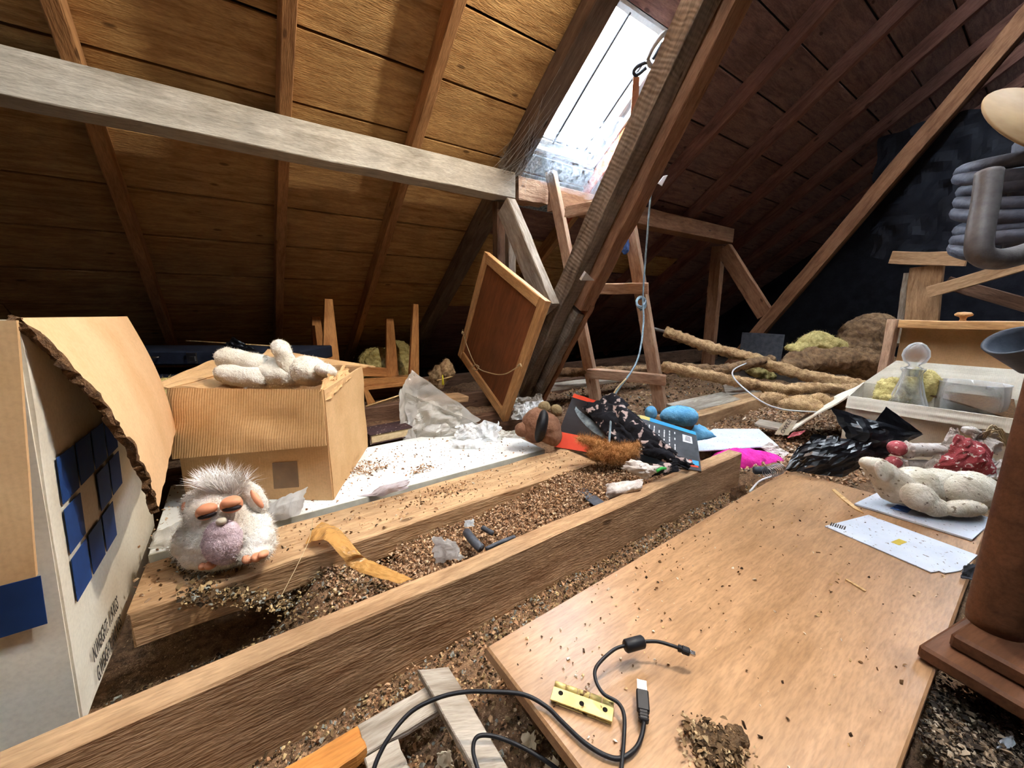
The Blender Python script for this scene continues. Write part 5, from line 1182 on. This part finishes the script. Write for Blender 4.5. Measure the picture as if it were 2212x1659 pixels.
o = slab('plaster_flake', [at(1421, 396, 1.7), at(1433, 380, 1.7), at(1443, 378, 1.7), at(1430, 402, 1.7)], .004, 'paper_white', None, nrm=-FWD); tag(o, 'white paper tag on the rafter beside the raking strut', 'tag')
# ---------------------------------------------------------------- magazine, floral cloth and toys in the middle
P1, P2 = onz(1197, 966, .004), onz(1515, 1018, .004); dd = (P2 - P1).normalized(); bb_ = V((-dd.y, dd.x, 0))
T1 = P1 + (bb_ * math.cos(math.radians(35)) + V((0, 0, 1)) * math.sin(math.radians(35))) * .275; T2 = onz(1503, 934, .075)
mz_ = empty('picture_magazine', P1, 'open black and red magazine under the floral cloth', 'magazine')
def mf(u, v, off=0):
    p = P1.lerp(P2, u).lerp(T1.lerp(T2, u), v); n = (P2 - P1).cross(T1 - P1).normalized(); n = n if n.z > 0 else -n
    return p + n * (off - .018 * math.exp(-((u - .5) / .06) ** 2) + .008 * math.sin(v * 3.1))
def mpatch(name, u0, u1, v0, v1, mat, off, th, parent, nu=14, nv=10):
    bm = bmesh.new(); solid_grid(bm, lambda u, v: mf(u0 + (u1 - u0) * u, v0 + (v1 - v0) * v, off), nu, nv, th); return bm_obj(name, bm, mat, parent)
pg = mpatch('page_block', .0, 1, 0, 1, 'page_edge', -.006, .007, mz_, 30, 12)
cv = mpatch('cover', 0, .495, 0, 1, 'print_black', .0, .0012, mz_); cb = mpatch('cover', .505, 1, 0, 1, 'print_slate', .0, .0012, mz_)
mpatch('print', .0, .34, .004, .25, 'print_red', .001, .0006, cv); mpatch('print', .0, .49, .915, .998, 'print_red', .001, .0006, cv)
bm = bmesh.new()
def sw(u, v):
    c = .06 + .34 * u; w0 = .03 + .05 * math.sin(u * 3.1); vv_ = .72 - .42 * u ** .8 + (v - .5) * w0 * 2.2; return mf(c, vv_, .0012)
solid_grid(bm, sw, 20, 6, .0005); bm_obj('print', bm, 'print_silver', cv)
mpatch('print', .505, .998, .90, .998, 'print_cyan', .001, .0006, cb); mpatch('print', .505, .66, .905, .996, 'print_yellow', .0014, .0006, cb, 4, 4)
mpatch('print', .90, .965, .60, .80, 'print_white', .0012, .0006, cb, 4, 6)
for i in range(4): mpatch('print', .915 + .002 * i, .953, .65 + i * .035, .662 + i * .035, 'print_black', .0017, .0004, cb, 3, 2)
mpatch('print', .93, .985, .06, .20, 'print_red', .0012, .0006, cb, 3, 3); mpatch('print', .95, .99, .10, .20, 'print_cyan', .0017, .0006, cb, 3, 3)
rr = random.Random(3)
bm = bmesh.new()
for i in range(7):
    for j in range(9):
        if rr.random() < .12: continue
        u0 = .62 + i * .037; v0 = .12 + j * .078; ln = rr.uniform(.03, .07)
        solid_grid(bm, lambda u, v: mf(u0 + .008 * u, v0 + ln * v, .0014), 1, 3, .0004)
bm_obj('printed_text', bm, 'print_white', cb)
L = Lens(onz(1370, 985, .03))
cl = empty('floral_cloth', L.w(1370, 1000), 'black floral cloth bunched over the open magazine', 'cloth')
mm = (T1 + T2) / 2
drape('fold', (mf(.22, .62, .02), mf(.68, .02, .03), mf(.86, .10, .03), mf(.36, 1.05, .035)), 'floral_black', cl, .024, 12, 4, .004, 40, 26, .08, bulge=.035, smooth=True)
drape('fold', (mf(.14, .72, .015), mf(.46, .06, .04), mf(.60, .12, .05), mf(.32, .95, .05)), 'floral_black', cl, .018, 14, 7, .004, 36, 20, .1, bulge=.02, smooth=True)
drape('fold', (mf(.60, .04, .03), mf(.92, -.10, .02), mf(.95, .06, .02), mf(.70, .2, .04)), 'floral_black', cl, .018, 16, 9, .004, 26, 18, .12, bulge=.02, smooth=True)
drape('fold', (mf(.26, .9, .03), mf(.40, .7, .05), mf(.50, .98, .05), mf(.36, 1.12, .04)), 'floral_black', cl, .012, 18, 11, .004, 20, 16, .12, bulge=.03, smooth=True)
# ginger toy
L = Lens(onz(1320, 985, .045)); gt = empty('ginger_toy', L.w(1320, 1000), 'matted ginger furry toy lying on the end of the plank', 'soft toy')
g1 = blobs('body', [L.e(1320, 980, 0, 42, 18, 22, -4), L.e(1345, 978, 4, 36, 18, 20, 12), L.cap((1350, 975, 4), (1377, 962, 8), 15, 7)], 'plush_ginger', gt, .0035, .004, 60, 2); fuzz(g1, 3200, .020, 'plush_ginger', .0008, .9)
g2 = blobs('tail', [L.cap((1300, 962, -4), (1252, 948, 4), 12, 6), L.cap((1310, 966, 0), (1280, 980, 6), 13, 11)], 'plush_ginger', gt, .0035, .004, 60, 2); fuzz(g2, 2200, .022, 'plush_ginger', .0008, .9, 3)
# white cloth bits in the gap
L = Lens(onz(1370, 1030, .01)); o = drape('white_rag', (L.w(1340, 1010, 0), L.w(1396, 1036, 10), L.w(1424, 1010, 6), L.w(1362, 992, 0)), 'cotton_white', None, .012, 26, 3, .003, 24, 18, .15, bulge=.02, smooth=True); tag(o, 'soiled white rag hanging below the ginger toy', 'rag')
L = Lens(onz(1352, 1056, .0)); o = drape('white_rag', (L.w(1306, 1078, 0), L.w(1382, 1060, 8), L.w(1390, 1036, 0), L.w(1312, 1044, -4)), 'cotton_white', None, .010, 24, 5, .003, 24, 18, .12, bulge=.02, smooth=True); tag(o, 'folded white cloth lying in the gap behind the long joist', 'rag')
L = Lens(onz(1415, 1020, .02)); o = drape('black_rag', (L.w(1396, 1030, 0), L.w(1466, 1016, 8), L.w(1462, 996, 0), L.w(1402, 1004, 0)), 'floral_black', None, .012, 22, 6, .003, 22, 16, .15, bulge=.015, smooth=True); tag(o, 'small black floral rag beside the soiled white one', 'rag')
o = tube('green_twist', [onz(1418, 1018, .035), onz(1428, 1012, .04), onz(1438, 1012, .038)], .005, 'green_bit', sides=6, n=3); tag(o, 'tiny bright green plastic twist on the black rag', 'twist')
# brown plush
L = Lens(onz(1165, 955, .03)); bp = empty('brown_plush', L.w(1165, 960), 'brown plush toy with a black band lying beside the magazine', 'soft toy')
b1 = blobs('body', [L.e(1160, 918, 0, 34, 40, 34, -24), L.e(1186, 926, 4, 26, 34, 30), L.e(1196, 940, 10, 18, 24, 22)], 'plush_brown', bp, .004, .002, 60, 4); fuzz(b1, 1600, .004, 'plush_brown', .0005, .7)
blobs('band', [L.e(1168, 920, 12, 16, 36, 32, -12)], 'rubber_black', bp, .003, 0, 1, 3)
blobs('muzzle', [L.e(1128, 928, 10, 16, 16, 16)], 'plush_brown', bp, .003, .001, 60, 3)
for x, y, r in ((1176, 880, 20), (1202, 886, 18)): blobs('ear', [L.e(x, y, 4, 14, r * .7, 10, -40)], 'plush_olive', bp, .003, .001, 60, 3)
# blue plush
L = Lens(onz(1470, 925, .05)); bl_ = empty('blue_plush', L.w(1470, 930), 'light blue plush toy lying behind the open magazine', 'soft toy')
q1 = blobs('body', [L.e(1462, 896, 0, 36, 20, 28, 8), L.e(1480, 900, 8, 26, 22, 26)], 'plush_blue', bl_, .004, .002, 60, 4); fuzz(q1, 900, .004, 'plush_blue', .0006, .7)
blobs('paw', [L.e(1406, 892, -4, 13, 16, 14)], 'plush_blue', bl_, .004, .001, 60, 3); blobs('belly', [L.e(1478, 920, 0, 20, 14, 18)], 'plush_brown', bl_, .004, .001, 60, 3)
drape('wing', (L.w(1494, 954, 14), L.w(1546, 944, 12), L.w(1510, 918, 0), L.w(1490, 924, 4)), 'plush_blue', bl_, .006, 20, 3, .010, 16, 12, .08, bulge=.012, smooth=True)
# white board / paper and the pink toy
o = slab('white_tray', [onz(x, y, -.03) for x, y in ((1500, 974), (1682, 962), (1640, 926), (1540, 926), (1500, 946))], .006, 'paper_white', None, nrm=(0, 0, 1), bev=.002); tag(o, 'pale dusty tray lying behind the pink toy', 'tray')
L = Lens(V((1.46, .70, 0))); pk = empty('pink_toy', L.w(1610, 1020), 'bright pink plush cushion toy behind the cut joist end', 'soft toy')
p1 = blobs('body', [L.e(1612, 1000, -14, 78, 32, 36, -4), L.e(1560, 1008, -8, 38, 24, 28), L.e(1660, 1004, -10, 34, 26, 28)], 'plush_pink', pk, .005, .004, 36, 4); fuzz(p1, 1200, .005, 'plush_pink', .0006, .8)
drape('lace_edge', (L.w(1640, 968, -30), L.w(1692, 994, -20), L.w(1702, 978, -30), L.w(1660, 955, -40)), 'cotton_white', pk, .006, 40, 4, .002, 14, 8, .15)
# coil spring
c = onz(1655, 1030, .01); c2_ = onz(1690, 1018, .01); ax = (c2_ - c).normalized(); u_ = V((0, 0, 1)); v_ = ax.cross(u_)
o = tube('coil_spring', [c + ax * (i / 60 * .07) + (u_ * math.cos(i * .75) + v_ * math.sin(i * .75)) * .016 + V((0, 0, .012)) for i in range(62)], .0014, 'steel', sides=5, n=3); tag(o, 'steel coil spring beside the far corner of the panel', 'spring')
o = tube('pipe_offcut', [onz(1630, 1016, .0), onz(1660, 1016, .0)], .012, 'lead_grey', sides=10, n=2); tag(o, 'dark pipe offcut by the cut joist end', 'offcut')
o = tube('white_wire', [onz(1620, 1062, .0), onz(1640, 1040, .004), onz(1665, 1030, .006), onz(1680, 1026, .0)], .003, 'cable_white', sides=6, n=4); tag(o, 'short white wire between joist end and panel', 'wire')
P = onz(1580, 1072, -.02); L = Lens(P); o = drape('bark_flake', (L.w(1574, 1085), L.w(1612, 1066, 4), L.w(1606, 1046), L.w(1578, 1054)), 'card_torn', None, .006, 30, 4, .003, 12, 10, .15); tag(o, 'brown card flake in the dark gap beside the panel edge', 'scrap')
# newspaper
L = Lens(onz(1705, 935, .02)); npr = empty('newspaper', L.w(1705, 940), 'curled old newspaper sheet showing letters below the carton flap', 'newspaper')
sh = drape('sheet', (L.w(1672, 938, 0), L.w(1702, 940, 4), L.w(1722, 908, 0), L.w(1698, 906, 0)), 'paper_cream', npr, .003, 20, 3, .001, 14, 12, .04)
dv = (L.w(1708, 912, 6) - L.w(1692, 938, 8)).normalized(); nv = -FWD; nv = (nv - dv * nv.dot(dv)).normalized(); uv = nv.cross(dv)
text_obj('printed_text', 'OWLEY', .022, Matrix.Translation(L.w(1692, 938, 10)) @ Matrix((dv, uv, nv)).transposed().to_4x4(), 'print_black', sh)
drape('print', (L.w(1700, 946, 2), L.w(1728, 940, 4), L.w(1740, 930, 0), L.w(1712, 934, 0)), 'felt_red', npr, .003, 30, 6, .001, 10, 8, .1)
# ---------------------------------------------------------------- cobwebs and the window stay
o = drape('cobweb', (ony(1110, 372, 1.765), ony(1300, 440, 1.70), onp(1345, 250, RP(0, 1.8, -.01), RN), onp(1150, 300, RP(0, 1.8, -.01), RN)), 'cobweb', None, .02, 8, 3, .0004, 30, 24, .05, smooth=True); tag(o, 'dusty sheet of cobweb hung below the skylight sill', 'cobweb')
o = drape('cobweb', (ony(1150, 380, 1.72), ony(1292, 430, 1.62), onp(1300, 300, RP(0, 1.8, -.03), RN), onp(1180, 310, RP(0, 1.8, -.03), RN)), 'cobweb', None, .03, 9, 6, .0004, 26, 22, .08, smooth=True); tag(o, 'second thinner cobweb veil beside the ladder head', 'cobweb')
L = Lens(ony(1110, 350, 1.76)); o = drape('cobweb', (L.w(1070, 376, 4), L.w(1150, 388, 8), L.w(1200, 300, 0), L.w(1096, 308, 0)), 'cobweb_thick', None, .03, 14, 8, .0004, 26, 22, .15, smooth=True); tag(o, 'thick dirty cobweb clot on the end of the pale purlin', 'cobweb')
rr = random.Random(8); bm = bmesh.new()
for i in range(22):
    a = V((1.22 + rr.uniform(-.12, .14), 1.775 - rr.uniform(0, .05), 1.17 + rr.uniform(-.06, .06))); b = RP(1.32 + rr.uniform(-.12, .12), 1.72 - rr.uniform(0, .35), rr.uniform(-.02, .01))
    m_ = (a + b) / 2 - V((0, 0, rr.uniform(.0, .05))); tube_bm(bm, [a, m_, b], .0003, sides=3, n=4)
o = bm_obj('cobweb_strands', bm, 'tissue'); tag(o, 'fine hanging cobweb strands between purlin and skylight', 'cobweb', kind='stuff')
o = tube('hair_thread', [ony(676, 1120, .87), ony(668, 1165, .85), ony(640, 1225, .80), ony(606, 1290, .76)], .0007, 'string', sides=4, n=6); tag(o, 'single long pale thread drooping past the brown tape', 'thread')
Q = lambda x, y, o_=-.03: onp(x, y, RP(0, 1.8, o_), RN)
ws = empty('window_stay', Q(1400, 150), 'grey-green skylight stay with a pierced metal link', 'window stay')
tube('handle_grip', [Q(1398, 128), Q(1412, 100), Q(1436, 72), Q(1448, 78), Q(1444, 104), Q(1424, 132), Q(1406, 142), Q(1398, 128)], .011, 'white_paint', ws, sides=10, n=6)
tube('handle_grip', [Q(1410, 128), Q(1432, 92)], .008, 'lead_grey', ws, sides=8, n=2)
tube('hook', [Q(1398, 134), Q(1376, 144), Q(1368, 156), Q(1376, 162), Q(1396, 146)], .008, 'lead_grey', ws, sides=8, n=5)
slab('link', [Q(1368, 166), Q(1382, 166), Q(1378, 252), Q(1362, 258)], .004, 'rubber_peach', ws, nrm=-RN)
tube('cord', [Q(1440, 100, -.04), Q(1428, 150, -.04), Q(1380, 240, -.04), Q(1352, 300, -.04)], .004, 'rope_blue', ws, sides=6, n=5)
bpy.data.scenes.remove(TMP)
